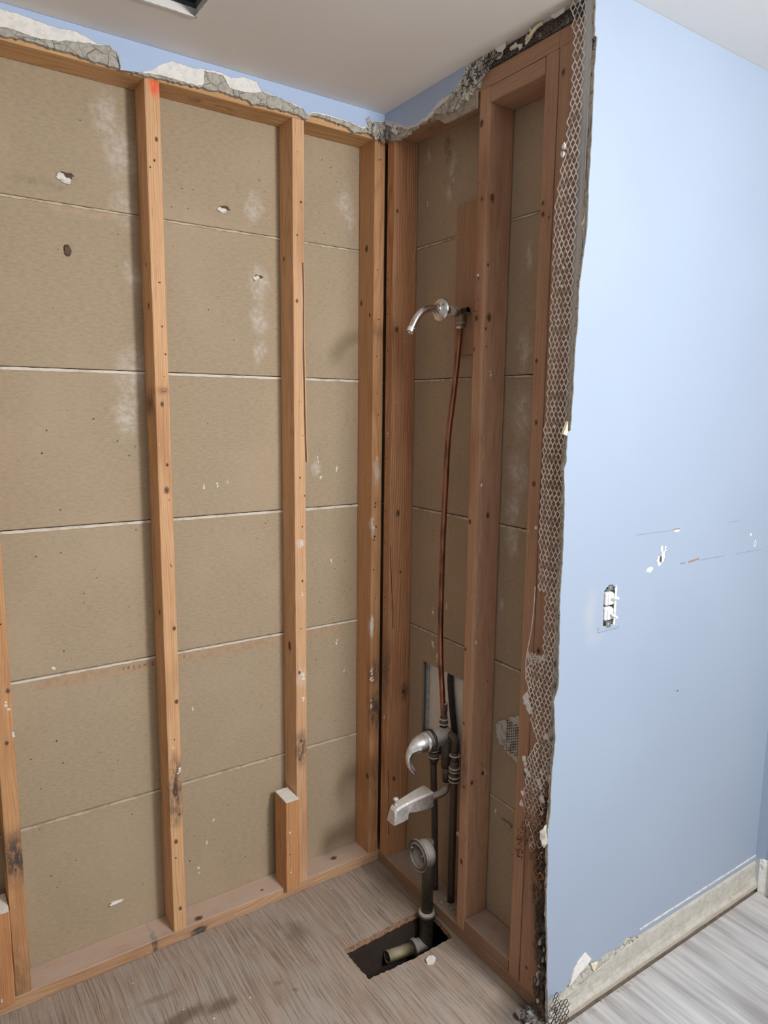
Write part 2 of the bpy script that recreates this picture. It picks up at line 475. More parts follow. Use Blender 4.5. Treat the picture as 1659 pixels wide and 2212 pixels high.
m = M('ceiling paint', 0.75)
f = m.noise(m.pos, 160, 3, 0.6)
c = m.mix(m.mr(m.noise(m.pos, 1.2, 2), 0.3, 0.7), (0.79, 0.775, 0.76), (0.75, 0.74, 0.735))
m.bump(f, 0.25, 0.001); m_ceil = m.out(c)
bm = bmesh.new()
HX0, HX1, HY0, HY1 = -1.05, -0.665, -0.56, -0.212
box(bm, -2.6, HX0, -4.2, 0.12, CZ, CZ+0.016); box(bm, HX1, 1.6, -4.2, 0.12, CZ, CZ+0.016)
box(bm, HX0, HX1, -4.2, HY0, CZ, CZ+0.016); box(bm, HX0, HX1, HY1, 0.12, CZ, CZ+0.016)
setp(obj('ceiling', bm, m_ceil), 'off-white ceiling over the alcove and room', kind='structure')

# ------------------------------------------------------------------ wallboard behind the studs
def board_mat(name, lst, base=(0.415, 0.330, 0.226), axis='y'):
    m = M(name, 0.9)
    X, Y, Z = m.sep(m.pos)
    f = m.noise(m.comb(m.math('MULTIPLY', m.math('ADD', X, Y), 60.0), 0.0, m.math('MULTIPLY', Z, 210.0)), 1, 4, 0.65)
    b2 = m.noise(m.pos, 3.2, 4, 0.55)
    c = m.mix(m.mr(f, 0.35, 0.7), base, tuple(q*0.84 for q in base))
    c = m.mix(m.mr(b2, 0.42, 0.7, 0, 0.4), c, (base[0]*1.12, base[1]*1.12, base[2]*1.18))
    c = m.mix(m.mr(m.noise(m.pos, 420, 2), 0.66, 0.74, 0, 0.5), c, (base[0]*0.6, base[1]*0.55, base[2]*0.5))
    vd = m.voro(m.mul(m.pos, (1, 1, 1.8)), 22)
    c = m.mix(m.math('MULTIPLY', m.mr(vd, 0.035, 0.07, 1, 0), m.mr(m.noise(m.pos, 17, 1), 0.5, 0.56)), c, (0.12, 0.08, 0.05))
    gr = m.mr(m.noise(m.pos, 65, 5, 0.75), 0.38, 0.66, 0.25, 1.25)
    c = m.spots(c, lst, 0.07, 16, gr)
    m.bump(m.noise(m.pos, 300, 3, 0.6), 0.12, 0.0008)
    return m.out(c)
DU = (0.62, 0.585, 0.54)
dl = [(-0.798, 2.311, .06), (-0.765, 2.229, .08), (-0.761, 2.093, .06), (-0.746, 1.92, .05), (-0.754, 1.66, .09), (-0.399, 2.145, .05),
      (-0.385, 1.948, .06), (-0.382, 1.842, .06), (-0.387, 1.746, .04), (-0.092, 2.221, .055), (-0.075, 2.162, .035), (-0.777, 1.553, .06), (-0.20, 1.393, .03)]
LSP = [((x, 0.089, z), (r*0.75, 0.3, r*1.25), DU, 0.62, 0.95) for x, z, r in dl]
LSP += [((-0.87, 0.089, 2.075), (0.22, 0.3, 0.022), (0.52, 0.36, 0.25), 0.55, 0.9), ((-0.50, 0.089, 2.085), (0.18, 0.3, 0.03), (0.50, 0.35, 0.24), 0.4, 0.9),
        ((-0.96, 0.089, 2.125), (0.07, 0.3, 0.02), (0.22, 0.16, 0.11), 0.5, 0.9)]
m_board = board_mat('gypsum board back', LSP)
dr = [(-0.535, 1.97, .035), (-0.53, 1.736, .06), (-0.53, 1.566, .08), (-0.525, 1.415, .08), (-0.51, 1.312, .06), (-0.51, 1.22, .06), (-0.485, 1.031, .03),
      (-0.219, 2.277, .04), (-0.097, 2.335, .03), (-0.20, 2.21, .03)]
RSP = [((0.089, y, z), (0.3, r*0.6, r*1.2), (0.60, 0.57, 0.53), 0.75, 0.9) for y, z, r in dr]
RSP += [((0.089, -0.19, 2.33), (0.3, 0.02, 0.05), (0.16, 0.11, 0.08), 0.6, 0.4)]
m_boardr = board_mat('gypsum board back right', RSP, (0.41, 0.32, 0.225))
m_seam = flat('squeezed seam plaster', (0.68, 0.63, 0.55), 0.9, var=0.3, scale=30, c2=(0.55, 0.47, 0.37), thr=(0.45, 0.65))
SEAM = [0.0, 0.452, 0.866, 1.265, 1.675, 2.081, 2.50]

wl = empty('wall_left', (-1.2, 0.095, 0.0), kind='structure')
wr = empty('wall_right', (0.095, -0.4, 0.0), kind='structure')
dec = [(-0.994, 0.882, 'w', 1.2), (-0.569, 1.35, 'w', .8), (-0.526, 1.351, 'w', .9), (-0.495, 1.36, 'w', .6),
       (-0.588, 0.226, 'w', .9), (-0.615, 0.144, 'w', 1.1), (-0.621, 0.681, 'w', .9), (-0.565, 0.3, 'w', .8), (-0.12, 1.39, 'w', 1), (-0.19, 1.42, 'w', .9), (-0.18, 1.36, 'w', 0.8), (-0.14, 1.08, 'w', .7), (-0.12, 0.8, 'w', .9), (-0.09, 0.69, 'w', .6),
       (-0.862, 2.286, 'n', .6), (-0.979, 1.517, 'n', 1), (-0.864, 1.547, 'n', 1), (-0.805, 1.487, 'n', 1.1), (-0.993, 1.459, 'n', 1.1), (-0.776, 1.448, 'n', .9),
       (-0.957, 1.31, 'n', .9), (-0.766, 1.24, 'n', .9), (-1.021, 1.192, 'n', 1), (-0.961, 1.196, 'n', .9), (-0.91, 1.078, 'n', 1), (-0.968, 0.926, 'n', 1), (-0.998, 0.678, 'n', 1.2),
       (-0.986, 0.61, 'n', 1.1), (-1.044, 0.552, 'n', .9), (-0.809, 0.4, 'n', 1), (-1.064, 0.643, 'n', .9), (-1.033, 0.289, 'n', 1.1), (-0.142, 2.311, 'n', .7),
       (-0.174, 2.327, 'n', .7), (-0.166, 2.114, 'n', .7), (-0.513, 1.894, 'n', .7), (-0.542, 1.854, 'n', .9), (-0.38, 2.231, 'n', .7), (-0.375, 0.991, 'n', .7), (-0.374, 1.227, 'n', .7),
       (-0.088, 1.075, 'n', .8), (-0.198, 0.751, 'n', .9), (-0.461, 0.134, 'n', .8), (-0.644, 0.187, 'n', 1.2), (-0.185, 0.948, 'n', .6)]
dec += [(RND.uniform(-1.05, -0.06), RND.uniform(0.1, 2.3), 'n', RND.uniform(0.35, 0.6)) for _ in range(60)]
for i in range(6):
    z0, z1 = SEAM[i]+0.0010, SEAM[i+1]-0.0035
    bm = bmesh.new(); box(bm, -2.6, 0.12, 0.089, 0.099, z0, min(z1, CZ-0.002), 0, 0.003)
    for x, z, k, s in dec:
        if z0+0.01 < z < z1-0.01:
            if k == 'n':
                blob(bm, (x, 0.089, z), *NORM['-y'], 0.0018*s+0.0006, 0.0016*s+0.0006, 2, 0.0002, 8, 0.3)
            else: mark(bm, (x, 0.089, z), '-y', k, s)
    obj('lath_board', bm, [m_board]+MARKM, wl, (-1.2, 0.094, z0))
    bm = bmesh.new()
    if i == 1:   # hole cut behind the valve
        box(bm, 0.089, 0.099, -0.118, 0.088, z0, z1, 0); box(bm, 0.089, 0.099, -0.36, -0.118, z0, 0.50, 0)
        box(bm, 0.089, 0.099, -0.36, -0.118, 0.757, z1, 0); box(bm, 0.089, 0.099, -0.80, -0.36, z0, z1, 0)
    else:
        box(bm, 0.089, 0.099, -0.80, 0.088, z0, min(z1, CZ-0.002), 0, 0.003)
    for y, z, k, s in [(-0.173, 0.823, 'w', 1.5), (-0.198, 0.792, 'w', 1.3), (-0.238, 0.971, 'w', .8), (-0.169, 0.939, 'w', 1), (-0.49, 0.40, 'w', 1), (-0.10, 2.20, 'w', .6), (-0.22, 2.24, 'w', .6),
                       (-0.2, 1.80, 'n', .8), (-0.15, 1.62, 'n', .7), (-0.25, 1.5, 'n', .6), (-0.54, 1.6, 'n', .7), (-0.16, 1.2, 'n', .7), (-0.56, 1.1, 'n', .6), (-0.2, 0.6, 'n', .5)]:
        if z0+0.01 < z < z1-0.01: mark(bm, (0.089, y, z), '-x', k, s)
    obj('lath_board', bm, [m_boardr]+MARKM, wr, (0.094, -0.4, z0))
m_seamt = flat('tan seam plaster', (0.56, 0.48, 0.36), 0.9, scale=40, c2=(0.42, 0.34, 0.24))
m_seamr = flat('dull seam plaster', (0.60, 0.53, 0.44), 0.9, scale=40, c2=(0.40, 0.32, 0.24))
m_gap = flat('dark gap', (0.045, 0.03, 0.02), 0.95)
for i in range(1, 6):
    z = SEAM[i]
    w = 0.0080 if i in (3, 4) else 0.0062
    bm = bmesh.new()
    loop = rough_line([(-1.5, z-w), (0.1, z-w)], 0.015, 0.0008)+rough_line([(0.1, z-0.0008), (-1.5, z-0.0008)], 0.015, 0.0005)
    sheet(bm, loop, 'y', 0.095, 0.0868)
    box(bm, -2.6, 0.12, 0.0975, 0.1, z-0.01, z+0.01, 1)  # dark strip added behind the seam so no background light shows through
    obj('seam_plaster', bm, [m_seam if i in (2, 3, 4) else m_seamt, m_gap], wl, (-0.6, 0.09, z))
    bm = bmesh.new()
    loop = rough_line([(0.07, z-w*.8), (-0.79, z-w*.8)], 0.015, 0.0008)+rough_line([(-0.79, z-0.0008), (0.07, z-0.0008)], 0.015, 0.0005)
    sheet(bm, loop, 'x', 0.095, 0.0872)
    box(bm, 0.0975, 0.1, -0.8, 0.088, z-0.01, z+0.01, 1)
    obj('seam_plaster', bm, [m_seamr, m_gap], wr, (0.09, -0.4, z))

bm = bmesh.new(); box(bm, -1.60, -1.55, -0.90, 0.088, 0.0005, CZ-0.0005)
setp(obj('wall_far_left', bm, m_board), kind='structure')
# torn plaster knobs pushed through the board
def knob(x, z, s, label):
    bm = bmesh.new()
    for k in range(4):
        lump(bm, (x+RND.uniform(-.010, .010)*s, 0.0865, z+RND.uniform(-.006, .006)*s), (0.008*s, 0.004, 0.006*s), k+x*10, 0.5, 2, 0)
    blob(bm, (x+0.008*s, 0.0885, z+0.006*s), *NORM['-y'], 0.016*s, 0.006*s, 1, 0.0004, 12, 0.4)  # dark blot painted on the board as the plug's shadow
    setp(obj('plaster_plug', bm, [m_plas, m_core], None, (x, 0.089, z)), label, 'plaster', 'plaster plugs in the left wall')
knob(-0.909, 2.142, 1.25, 'white plaster plug bursting through the board left of the orange-tipped stud')
knob(-0.494, 2.13, 1.0, 'white plaster plug bursting through the board in the top middle bay')
knob(-0.394, 1.958, 0.8, 'small plaster plug beside white dust, upper middle bay')
bm = bmesh.new(); lump(bm, (-0.907, 0.088, 1.968), (0.009, 0.004, 0.013), 3, 0.5, 2)
setp(obj('plaster_plug', bm, m_core, None, (-0.907, 0.089, 1.968)), 'dark torn knob in the board below the upper left plaster plug', 'plaster')
bm = bmesh.new(); lump(bm, (-0.866, 0.082, 0.144), (0.020, 0.006, 0.004), 5, 0.4, 2)
setp(obj('plaster_sliver', bm, m_plas, None, (-0.866, 0.089, 0.144)), 'white plaster sliver stuck low on the board in the left bay', 'plaster')

# printed letters on the paper lap
m_ink = flat('black ink', (0.05, 0.045, 0.045), 0.9)
def letter(ch, x, z):
    cu = bpy.data.curves.new('letter', 'FONT'); cu.body = ch; cu.size = 0.0145; cu.extrude = 0.0001; cu.align_x = 'CENTER'
    t = bpy.data.objects.new('printed_letter_tmp', cu); COL.objects.link(t)
    dg = bpy.context.evaluated_depsgraph_get(); dg.update()
    me = bpy.data.meshes.new_from_object(t.evaluated_get(dg)); bpy.data.objects.remove(t)
    b = bmesh.new(); b.from_mesh(me); bpy.data.meshes.remove(me)
    for v in b.verts: v.co = Vector((x+v.co.x*0.82, 0.0883-v.co.z, z+v.co.y))
    return b
m_lap = flat('paper lap', (0.43, 0.305, 0.20), 0.9, var=0.12, scale=70, bump=0.1)
for x0, x1 in ((-1.043, -0.70), (-0.69, -0.10)):
    bm = bmesh.new(); sheet(bm, rough_line([(x0, 0.829), (x1, 0.8265)], 0.02, 0.0006)+[(x1, 0.8585)]+rough_line([(x0+0.002, 0.8585), (x0, 0.829)], 0.006, 0.001)[:-1], 'y', 0.0892, 0.0886)
    obj('paper_lap', bm, m_lap, wl, (x0, 0.089, 0.84))
for group, lz in ((list(zip('YPSUMC', (-0.816, -0.802, -0.787, -0.772, -0.756, -0.733))), 0.840), ([('Y', -0.642)], 0.842)):
    bm = bmesh.new()
    for ch, x in group:
        b = letter(ch, x, lz)
        me = bpy.data.meshes.new('t'); b.to_mesh(me); b.free(); bm.from_mesh(me); bpy.data.meshes.remove(me)
    o = obj('printed_lettering', bm, m_ink, wl, (group[0][1], 0.088, lz))

# ------------------------------------------------------------------ left wall framing
TP = 2.387
def st(c, r, col, s, soft=0.85): return (c, r, col, s, soft)
def mk(lst, ax, v):
    return [(((a, v, z) if ax == '-y' else (v, a, z)), ax, k, s) for a, z, k, s in lst if k in 'knw']
BL = (0.07, 0.055, 0.045)
W1 = wood('stud wood one', TAN, TAND, 'z', [st((-1.12, 0, 0.43), (0.06, 0.2, 0.11), BL, 0.8), st((-1.14, 0, 0.06), (0.05, 0.2, 0.2), BL, 0.4)], 1)
timber('wall_stud', -1.145, -1.107, 0, 0.0885, 0.038, TP, 'z', W1,
       mk([(-1.114, 0.878, 'k', 1.1), (-1.124, 0.743, 'k', 1), (-1.125, 0.396, 'k', 1), (-1.118, 0.839, 'w', 1), (-1.11, 0.76, 'w', .7), (-1.12, 1.05, 'n', 1), (-1.12, 1.2, 'n', 1)], '-y', 0), seed=1)
setp(bpy.data.objects['wall_stud'], 'orange-brown wood stud cut off by the left edge of the photo', 'wall stud', 'wall studs of the left wall')
OR = (0.85, 0.12, 0.04)
W2 = wood('stud wood two', (0.70, 0.43, 0.235), (0.53, 0.29, 0.14), 'z',
          [st((-0.70, 0, 2.38), (0.02, 0.022, 0.045), OR, 0.85, 0.6), st((-0.708, 0, 0.49), (0.03, 0.03, 0.10), BL, 0.82), st((-0.708, 0, 0.41), (0.03, 0.04, 0.06), BL, 0.5),
           st((-0.70, 0, 0.56), (0.03, 0.03, 0.06), BL, 0.4), st((-0.725, 0.05, 1.59), (0.02, 0.05, 0.05), (0.12, 0.07, 0.04), 0.7), st((-0.707, 0, 1.62), (0.03, 0.1, 0.015), (0.2, 0.1, 0.05), 0.5)], 2)
o = timber('wall_stud', -0.7255, -0.6875, 0, 0.0885, 0.038, TP, 'z', W2,
       mk([(-0.708, 1.588, 'k', 1.1), (-0.704, 1.357, 'k', 1.5), (-0.695, 1.718, 'n', 1), (-0.701, 1.789, 'n', 1), (-0.7, 1.426, 'k', .8), (-0.696, 0.968, 'k', 1), (-0.696, 0.752, 'k', 1.1),
           (-0.698, 0.408, 'k', .9), (-0.711, 0.326, 'k', 1.2), (-0.713, 0.275, 'n', 1), (-0.705, 0.109, 'k', 1), (-0.707, 2.198, 'n', 1.1), (-0.718, 2.18, 'n', .8), (-0.705, 1.62, 'n', .6),
           (-0.699, 1.621, 'n', .6), (-0.71, 0.621, 'w', .8), (-0.695, 0.538, 'w', 1.2), (-0.698, 1.33, 'n', .6), (-0.7, 1.66, 'n', .5), (-0.703, 1.9, 'n', .6), (-0.706, 1.9, 'n', .6), (-0.70, 1.15, 'n', .7), (-0.697, 1.145, 'n', .6), (-0.705, 0.64, 'n', .7), (-0.70, 2.25, 'k', .9)], '-y', 0)
       + mk([(0.028, 1.843, 'k', 1.3), (0.031, 1.012, 'k', 1.3), (0.04, 1.949, 'k', .9)], '-x', -0.7255), seed=2)
setp(o, 'wood stud with an orange-painted top end, dark stain near its foot', 'wall stud', 'wall studs of the left wall')
W3 = wood('stud wood three', (0.69, 0.43, 0.245), (0.52, 0.29, 0.15), 'z',
          [st((-0.30, 0, 0.50), (0.03, 0.03, 0.09), BL, 0.7), st((-0.30, 0, 0.74), (0.03, 0.03, 0.04), (0.7, 0.64, 0.56), 0.45), st((-0.30, 0, 1.17), (0.02, 0.02, 0.02), (0.8, 0.75, 0.7), 0.4)], 3)
bmk = mk([(-0.292, 2.166, 'n', 1.3), (-0.3, 1.373, 'n', 1.1), (-0.285, 1.317, 'n', 1), (-0.305, 2.074, 'n', 1), (-0.293, 1.222, 'n', 1), (-0.296, 1.172, 'w', 1.4), (-0.294, 1.052, 'k', .7), (-0.294, 1.008, 'w', .8),
          (-0.306, 0.758, 'k', .9), (-0.293, 0.747, 'w', 1.4), (-0.295, 0.667, 'w', 1), (-0.302, 0.529, 'k', 1), (-0.306, 0.467, 'k', 1), (-0.286, 1.84, 'n', .7), (-0.307, 1.89, 'k', .9),
          (-0.3, 2.3, 'n', .6), (-0.3, 1.6, 'n', .6), (-0.29, 1.5, 'n', .6), (-0.3, 0.9, 'n', .7)], '-y', 0)
o = timber('wall_stud', -0.318, -0.280, 0, 0.0885, 0.038, TP, 'z', W3, bmk + mk([(0.042, 0.834, 'k', 2.3), (0.06, 2.016, 'k', 1)], '-x', -0.318), seed=3)
setp(o, 'wood stud with a long split in its face, short block nailed to its foot', 'wall stud', 'wall studs of the left wall')
bm = bmesh.new()   # split sliver along the face
pts = [(-0.289, 2.0), (-0.287, 1.9), (-0.2885, 1.75), (-0.286, 1.6), (-0.284, 1.5), (-0.281, 1.42)]
loop = [(x, z) for x, z in pts]+[(x+0.0035, z) for x, z in reversed(pts)]
sheet(bm, loop, 'y', 0.0002, -0.0011, 0)
loop = [(x+0.0032, z) for x, z in pts[2:]]+[(x+0.0065, z) for x, z in reversed(pts[2:])]
sheet(bm, loop, 'y', 0.001, -0.004, 1)
obj('split_sliver', bm, [m_core, W3], o, (-0.285, 0, 1.42))
W4 = wood('stud wood four', (0.64, 0.36, 0.18), (0.46, 0.23, 0.10), 'z',
          [st((-0.02, 0, 0.70), (0.04, 0.03, 0.06), BL, 0.6), st((-0.02, 0, 0.56), (0.04, 0.03, 0.12), BL, 0.75), st((-0.034, 0, 0.86), (0.012, 0.02, 0.05), (0.85, 0.82, 0.78), 0.7, 0.6),
           st((-0.036, 0, 1.20), (0.010, 0.02, 0.04), (0.85, 0.82, 0.78), 0.6, 0.6), st((-0.02, 0, 1.38), (0.02, 0.03, 0.06), (0.75, 0.68, 0.6), 0.5), st((-0.02, 0, 0.3), (0.04, 0.05, 0.12), BL, 0.35)], 4)
o = timber('wall_stud', -0.040, -0.0015, 0, 0.0885, 0.038, TP, 'z', W4,
       mk([(-0.026, 1.277, 'n', 1.2), (-0.027, 1.265, 'n', 1.2), (-0.023, 1.199, 'n', 1.2), (-0.028, 1.167, 'n', 1.3), (-0.03, 1.156, 'n', 1), (-0.030, 1.056, 'n', 1), (-0.022, 0.958, 'n', .8),
           (-0.028, 0.832, 'n', .7), (-0.023, 0.726, 'n', 1), (-0.027, 2.01, 'n', .7), (-0.02, 1.86, 'n', 1.1), (-0.028, 1.746, 'n', .8), (-0.024, 1.63, 'n', .8), (-0.019, 1.563, 'n', .9),
           (-0.033, 1.197, 'w', 1.2), (-0.032, 0.875, 'w', 1.6), (-0.034, 0.86, 'w', 1.2), (-0.034, 0.707, 'w', 1.7), (-0.033, 0.673, 'w', 1.5), (-0.034, 0.591, 'w', 1.2), (-0.026, 2.332, 'n', .8), (-0.018, 2.334, 'n', .8), (-0.02, 1.42, 'w', .8), (-0.02, 1.36, 'w', .8)], '-y', 0)
       + mk([(0.043, 2.078, 'k', 1.8), (0.071, 1.916, 'k', 1.4), (0.021, 1.875, 'k', 1), (0.012, 0.324, 'k', 1.8)], '-x', -0.040), seed=4)
setp(o, 'wood stud left of the dark corner gap, face flecked with white plaster', 'wall stud', 'wall studs of the left wall')

WC = wood('cripple wood', (0.60, 0.31, 0.14), (0.42, 0.19, 0.08), 'z', (), 5)
def cripple(x0, x1, y0, y1, z1, label):
    o = timber('ledger_block', x0, x1, y0, y1, 0.038, z1, 'z', WC, mk([(x0+0.012, z1-0.10, 'w', .7), (x0+0.012, z1-0.18, 'n', .9), (x0+0.015, z1-0.24, 'w', .6)], '-y', y0), seed=x0*10)
    bm = bmesh.new()
    loop = rough_line([(x0+0.001, y0+0.001), (x1-0.001, y0+0.001), (x1-0.001, y1-0.001), (x0+0.001, y1-0.001), (x0+0.001, y0+0.001)], 0.006, 0.0008)[:-1]
    sheet(bm, loop, 'z', z1-0.001, z1+0.0015, 0, 0.0008, 1)
    obj('plaster_cap', bm, m_plas, o, ((x0+x1)/2, (y0+y1)/2, z1))
    return setp(o, label, 'wood block', 'tub ledger blocks')
cripple(-0.367, -0.3195, -0.022, 0.062, 0.345, 'short upright wood block with white-dusted top beside the split stud')
cripple(-1.194, -1.1465, -0.020, 0.062, 0.300, 'short upright wood block at the lower left corner of the photo')

WP = wood('bottom plate wood', (0.58, 0.37, 0.22), (0.42, 0.25, 0.14), 'x', [st((-0.78, 0, 0.03), (0.012, 0.1, 0.05), BL, 0.8, 0.6), st((-0.65, 0, 0.01), (0.03, 0.02, 0.02), BL, 0.85, 0.6)], 6, dust=0.62)
o = timber('bottom_plate', -2.5, 0.088, 0, 0.0885, 0, 0.0375, 'x', WP, [((-0.645, 0.018, 0.038), '+z', 'k', 1.9), ((-0.155, 0.045, 0.038), '+z', 'k', 1.8), ((-0.43, 0.03, 0.038), '+z', 'k', .8)], seed=6)
setp(o, 'dusty horizontal bottom plate under the studs of the left wall', 'bottom plate')
WT = wood('top plate wood', (0.66, 0.41, 0.20), (0.50, 0.28, 0.12), 'x', [st((-0.58, 0.05, TP), (0.03, 0.02, 0.02), (0.2, 0.1, 0.05), 0.7), st((-0.5, 0.05, TP), (0.05, 0.015, 0.02), (0.2, 0.1, 0.05), 0.6)], 8, ring=0.6)
o = timber('top_plate', -2.5, 0.088, 0, 0.0885, TP+0.0005, 2.425, 'x', WT, seed=7)
setp(o, 'horizontal top plate above the studs of the left wall', 'top plate')
o = timber('top_plate', -2.5, 0.088, 0, 0.0885, 2.4255, CZ-0.0005, 'x', WT, seed=8)
setp(o, 'upper doubled top plate hidden behind plaster under the ceiling, left wall', 'top plate')

# ------------------------------------------------------------------ right (plumbing) wall framing
W5 = wood('stud wood five', (0.64, 0.345, 0.185), (0.41, 0.19, 0.085), 'z', [st((0.07, -0.05, 0.63), (0.03, 0.05, 0.05), BL, 0.6), st((0.0, -0.03, 0.72), (0.012, 0.05, 0.2), BL, 0.6), st((0.0, -0.03, 1.3), (0.006, 0.05, 1.2), (0.33, 0.22, 0.15), 0.45)], 5, ring=0.85)
o = timber('wall_stud', 0, 0.0885, -0.048, -0.0095, 0.038, TP, 'z', W5,
       mk([(0.012, 2.18, 'k', 1), (0.016, 1.827, 'k', 1.5), (0.03, 1.247, 'k', 1.7), (0.044, 1.05, 'k', .8), (0.066, 0.63, 'k', 1.9), (0.03, 0.321, 'k', 1.4)], '-y', -0.048)
       + mk([(-0.02, 1.98, 'n', 1), (-0.022, 1.877, 'n', 1), (-0.024, 1.765, 'n', 1), (-0.024, 1.424, 'n', 1.1), (-0.024, 1.339, 'n', 1.1), (-0.022, 1.254, 'n', 1), (-0.022, 1.148, 'n', 1.1),
             (-0.022, 0.963, 'n', 1), (-0.022, 0.922, 'n', 1), (-0.028, 0.708, 'n', 1), (-0.03, 1.5, 'w', .6), (-0.03, 0.55, 'w', .9)], '-x', 0), seed=11)
setp(o, 'reddish corner stud right of the dark gap, bold grain on its broad side', 'wall stud', 'wall studs of the plumbing wall')
bm = bmesh.new()
pts = [(-0.0005+0.002, 1.14), (0.006, 1.05), (0.010, 0.985), (0.015, 0.93), (0.017, 0.86)]
sheet(bm, [(x, z) for x, z in pts]+[(x+0.0012, z) for x, z in reversed(pts)], 'y', -0.047, -0.0492)
obj('drying_crack', bm, m_hole, o, (0.008, -0.048, 0.86)); bm = bmesh.new()
pts = [(0.004, 0.36), (0.007, 0.28), (0.009, 0.20), (0.010, 0.12)]
sheet(bm, [(x, z) for x, z in pts]+[(x+0.0012, z) for x, z in reversed(pts)], 'y', -0.047, -0.0492)
obj('drying_crack', bm, m_hole, o, (0.008, -0.048, 0.12))
W6 = wood('stud wood six', (0.52, 0.31, 0.195), (0.38, 0.205, 0.12), 'z', [st((0.0, -0.44, 0.55), (0.012, 0.03, 0.16), BL, 0.5), st((0.01, -0.466, 1.25), (0.006, 0.01, 0.9), (0.62, 0.46, 0.33), 0.3)], 9, ring=0.3)
o = timber('wall_stud', 0, 0.0885, -0.466, -0.426, 0.038, TP, 'z', W6,
       mk([(-0.438, 2.307, 'k', 1.5), (-0.44, 1.824, 'k', 1.5), (-0.438, 1.275, 'k', 1.2), (-0.434, 1.743, 'k', .9), (-0.442, 1.93, 'w', 1), (-0.442, 1.925, 'k', 1.0), (-0.446, 0.492, 'k', 1.1), (-0.436, 0.907, 'k', .9),
           (-0.448, 2.122, 'k', 1.2), (-0.434, 2.166, 'n', .8), (-0.438, 0.684, 'k', .9), (-0.445, 0.253, 'k', 1.5)], '-x', 0)
       + mk([(0.018, 2.123, 'k', 1.9), (0.02, 1.825, 'k', 2.0), (0.010, 1.795, 'k', .8), (0.039, 1.294, 'k', 1.4), (0.014, 1.749, 'n', 1), (0.011, 1.957, 'k', .8), (0.012, 0.51, 'k', 1.3), (0.034, 1.675, 'w', .9),
             (0.012, 1.384, 'w', .8), (0.012, 0.932, 'w', .9), (0.053, 0.528, 'k', 1.2), (0.06, 0.81, 'n', .8)], '-y', -0.466), r=0.006, wav=0.0012, seed=12)
setp(o, 'broad round-edged wood stud right of the pipes with dark knots', 'wall stud', 'wall studs of the plumbing wall')
bm = bmesh.new(); box(bm, -0.006, 0.004, -0.463, -0.424, 0.330, 0.338, 0, 0.001)
obj('raised_splinter', bm, W6, o, (0, -0.44, 0.33))
W7 = wood('stud wood seven', (0.47, 0.27, 0.175), (0.365, 0.20, 0.125), 'z', (), 12, ring=0.2)
o = timber('wall_stud', 0, 0.0885, -0.692, -0.653, 0.038, TP, 'z', W7,
       mk([(-0.663, 2.064, 'k', .9), (-0.665, 2.039, 'k', 1.1), (-0.664, 1.701, 'k', 1), (-0.671, 1.554, 'k', 1.1), (-0.672, 1.403, 'k', 1.2), (-0.683, 2.028, 'k', .7), (-0.684, 0.643, 'k', 1), (-0.66, 1.28, 'w', .5), (-0.665, 1.7, 'n', .5)], '-x', 0), seed=13)
setp(o, 'narrow smooth stud standing against the corner post behind the metal mesh', 'wall stud', 'wall studs of the plumbing wall')
W8 = wood('corner post wood', (0.44, 0.26, 0.17), (0.33, 0.18, 0.115), 'z', [st((0, -0.792, 0.40), (0.06, 0.078, 0.36), (0.045, 0.03, 0.022), 1.9, 0.6), st((0, -0.79, 0.12), (0.06, 0.04, 0.26), (0.05, 0.04, 0.035), 0.9, 0.6), st((0, -0.73, 0.46), (0.05, 0.035, 0.10), (0.09, 0.05, 0.03), 0.6)], 15, ring=0.25)
o = timber('corner_post', 0, 0.0885, -0.797, -0.695, 0.038, TP, 'z', W8, mk([(-0.708, 2.332, 'k', 1.3), (-0.712, 0.985, 'k', 1.2), (-0.72, 0.103, 'k', 1)], '-x', 0), seed=14)
setp(o, 'wooden corner post behind the metal mesh, blackened near the floor', 'wall post')

WPR = wood('right plate wood', (0.36, 0.23, 0.16), (0.26, 0.155, 0.10), 'y', (), 17, dust=0.62)
o = timber('bottom_plate', 0, 0.0885, -0.80, -0.001, 0, 0.0375, 'y', WPR, [((-0.0005, -0.69, 0.02), '-x', 'n', .6)], seed=15)
setp(o, 'dusty bottom plate along the plumbing wall behind the drain pipe', 'bottom plate')
o = timber('raised_block', 0, 0.0885, -0.652, -0.467, 0.038, 0.075, 'y', WPR, seed=16)
setp(o, 'short block lying on the bottom plate between the two right studs', 'wood block')
WTR = wood('right top plate wood', (0.47, 0.285, 0.185), (0.36, 0.20, 0.125), 'y', [st((0.05, -0.2, TP), (0.04, 0.12, 0.02), (0.22, 0.12, 0.07), 0.6)], 18, ring=0.3)
o = timber('top_plate', 0, 0.0885, -0.692, -0.001, TP+0.0005, 2.4265, 'y', WTR, seed=17)
setp(o, 'top plate over the plumbing wall studs', 'top plate')
o = timber('top_plate', 0, 0.0885, -0.797, -0.6928, TP+0.0005, 2.4265, 'y', W8, seed=18)
setp(o, 'short end of top plate over the corner post behind the mesh', 'top plate')
o = timber('header_block', 0, 0.0885, -0.652, -0.467, 2.349, TP, 'y', WTR, seed=19, r=0.004)
setp(o, 'flat header block under the top plate between the two right studs', 'wood block')
WB = wood('backing board wood', (0.40, 0.24, 0.15), (0.31, 0.17, 0.10), 'z', [st((0.06, -0.30, 1.97), (0.02, 0.012, 0.025), BL, 0.4)], 20, ring=0.25)
o = timber('backing_board', 0.0775, 0.0885, -0.425, -0.255, 1.740, 2.157, 'z', WB, seed=21)
setp(o, 'upright brown backing board behind the shower elbow', 'backing board')

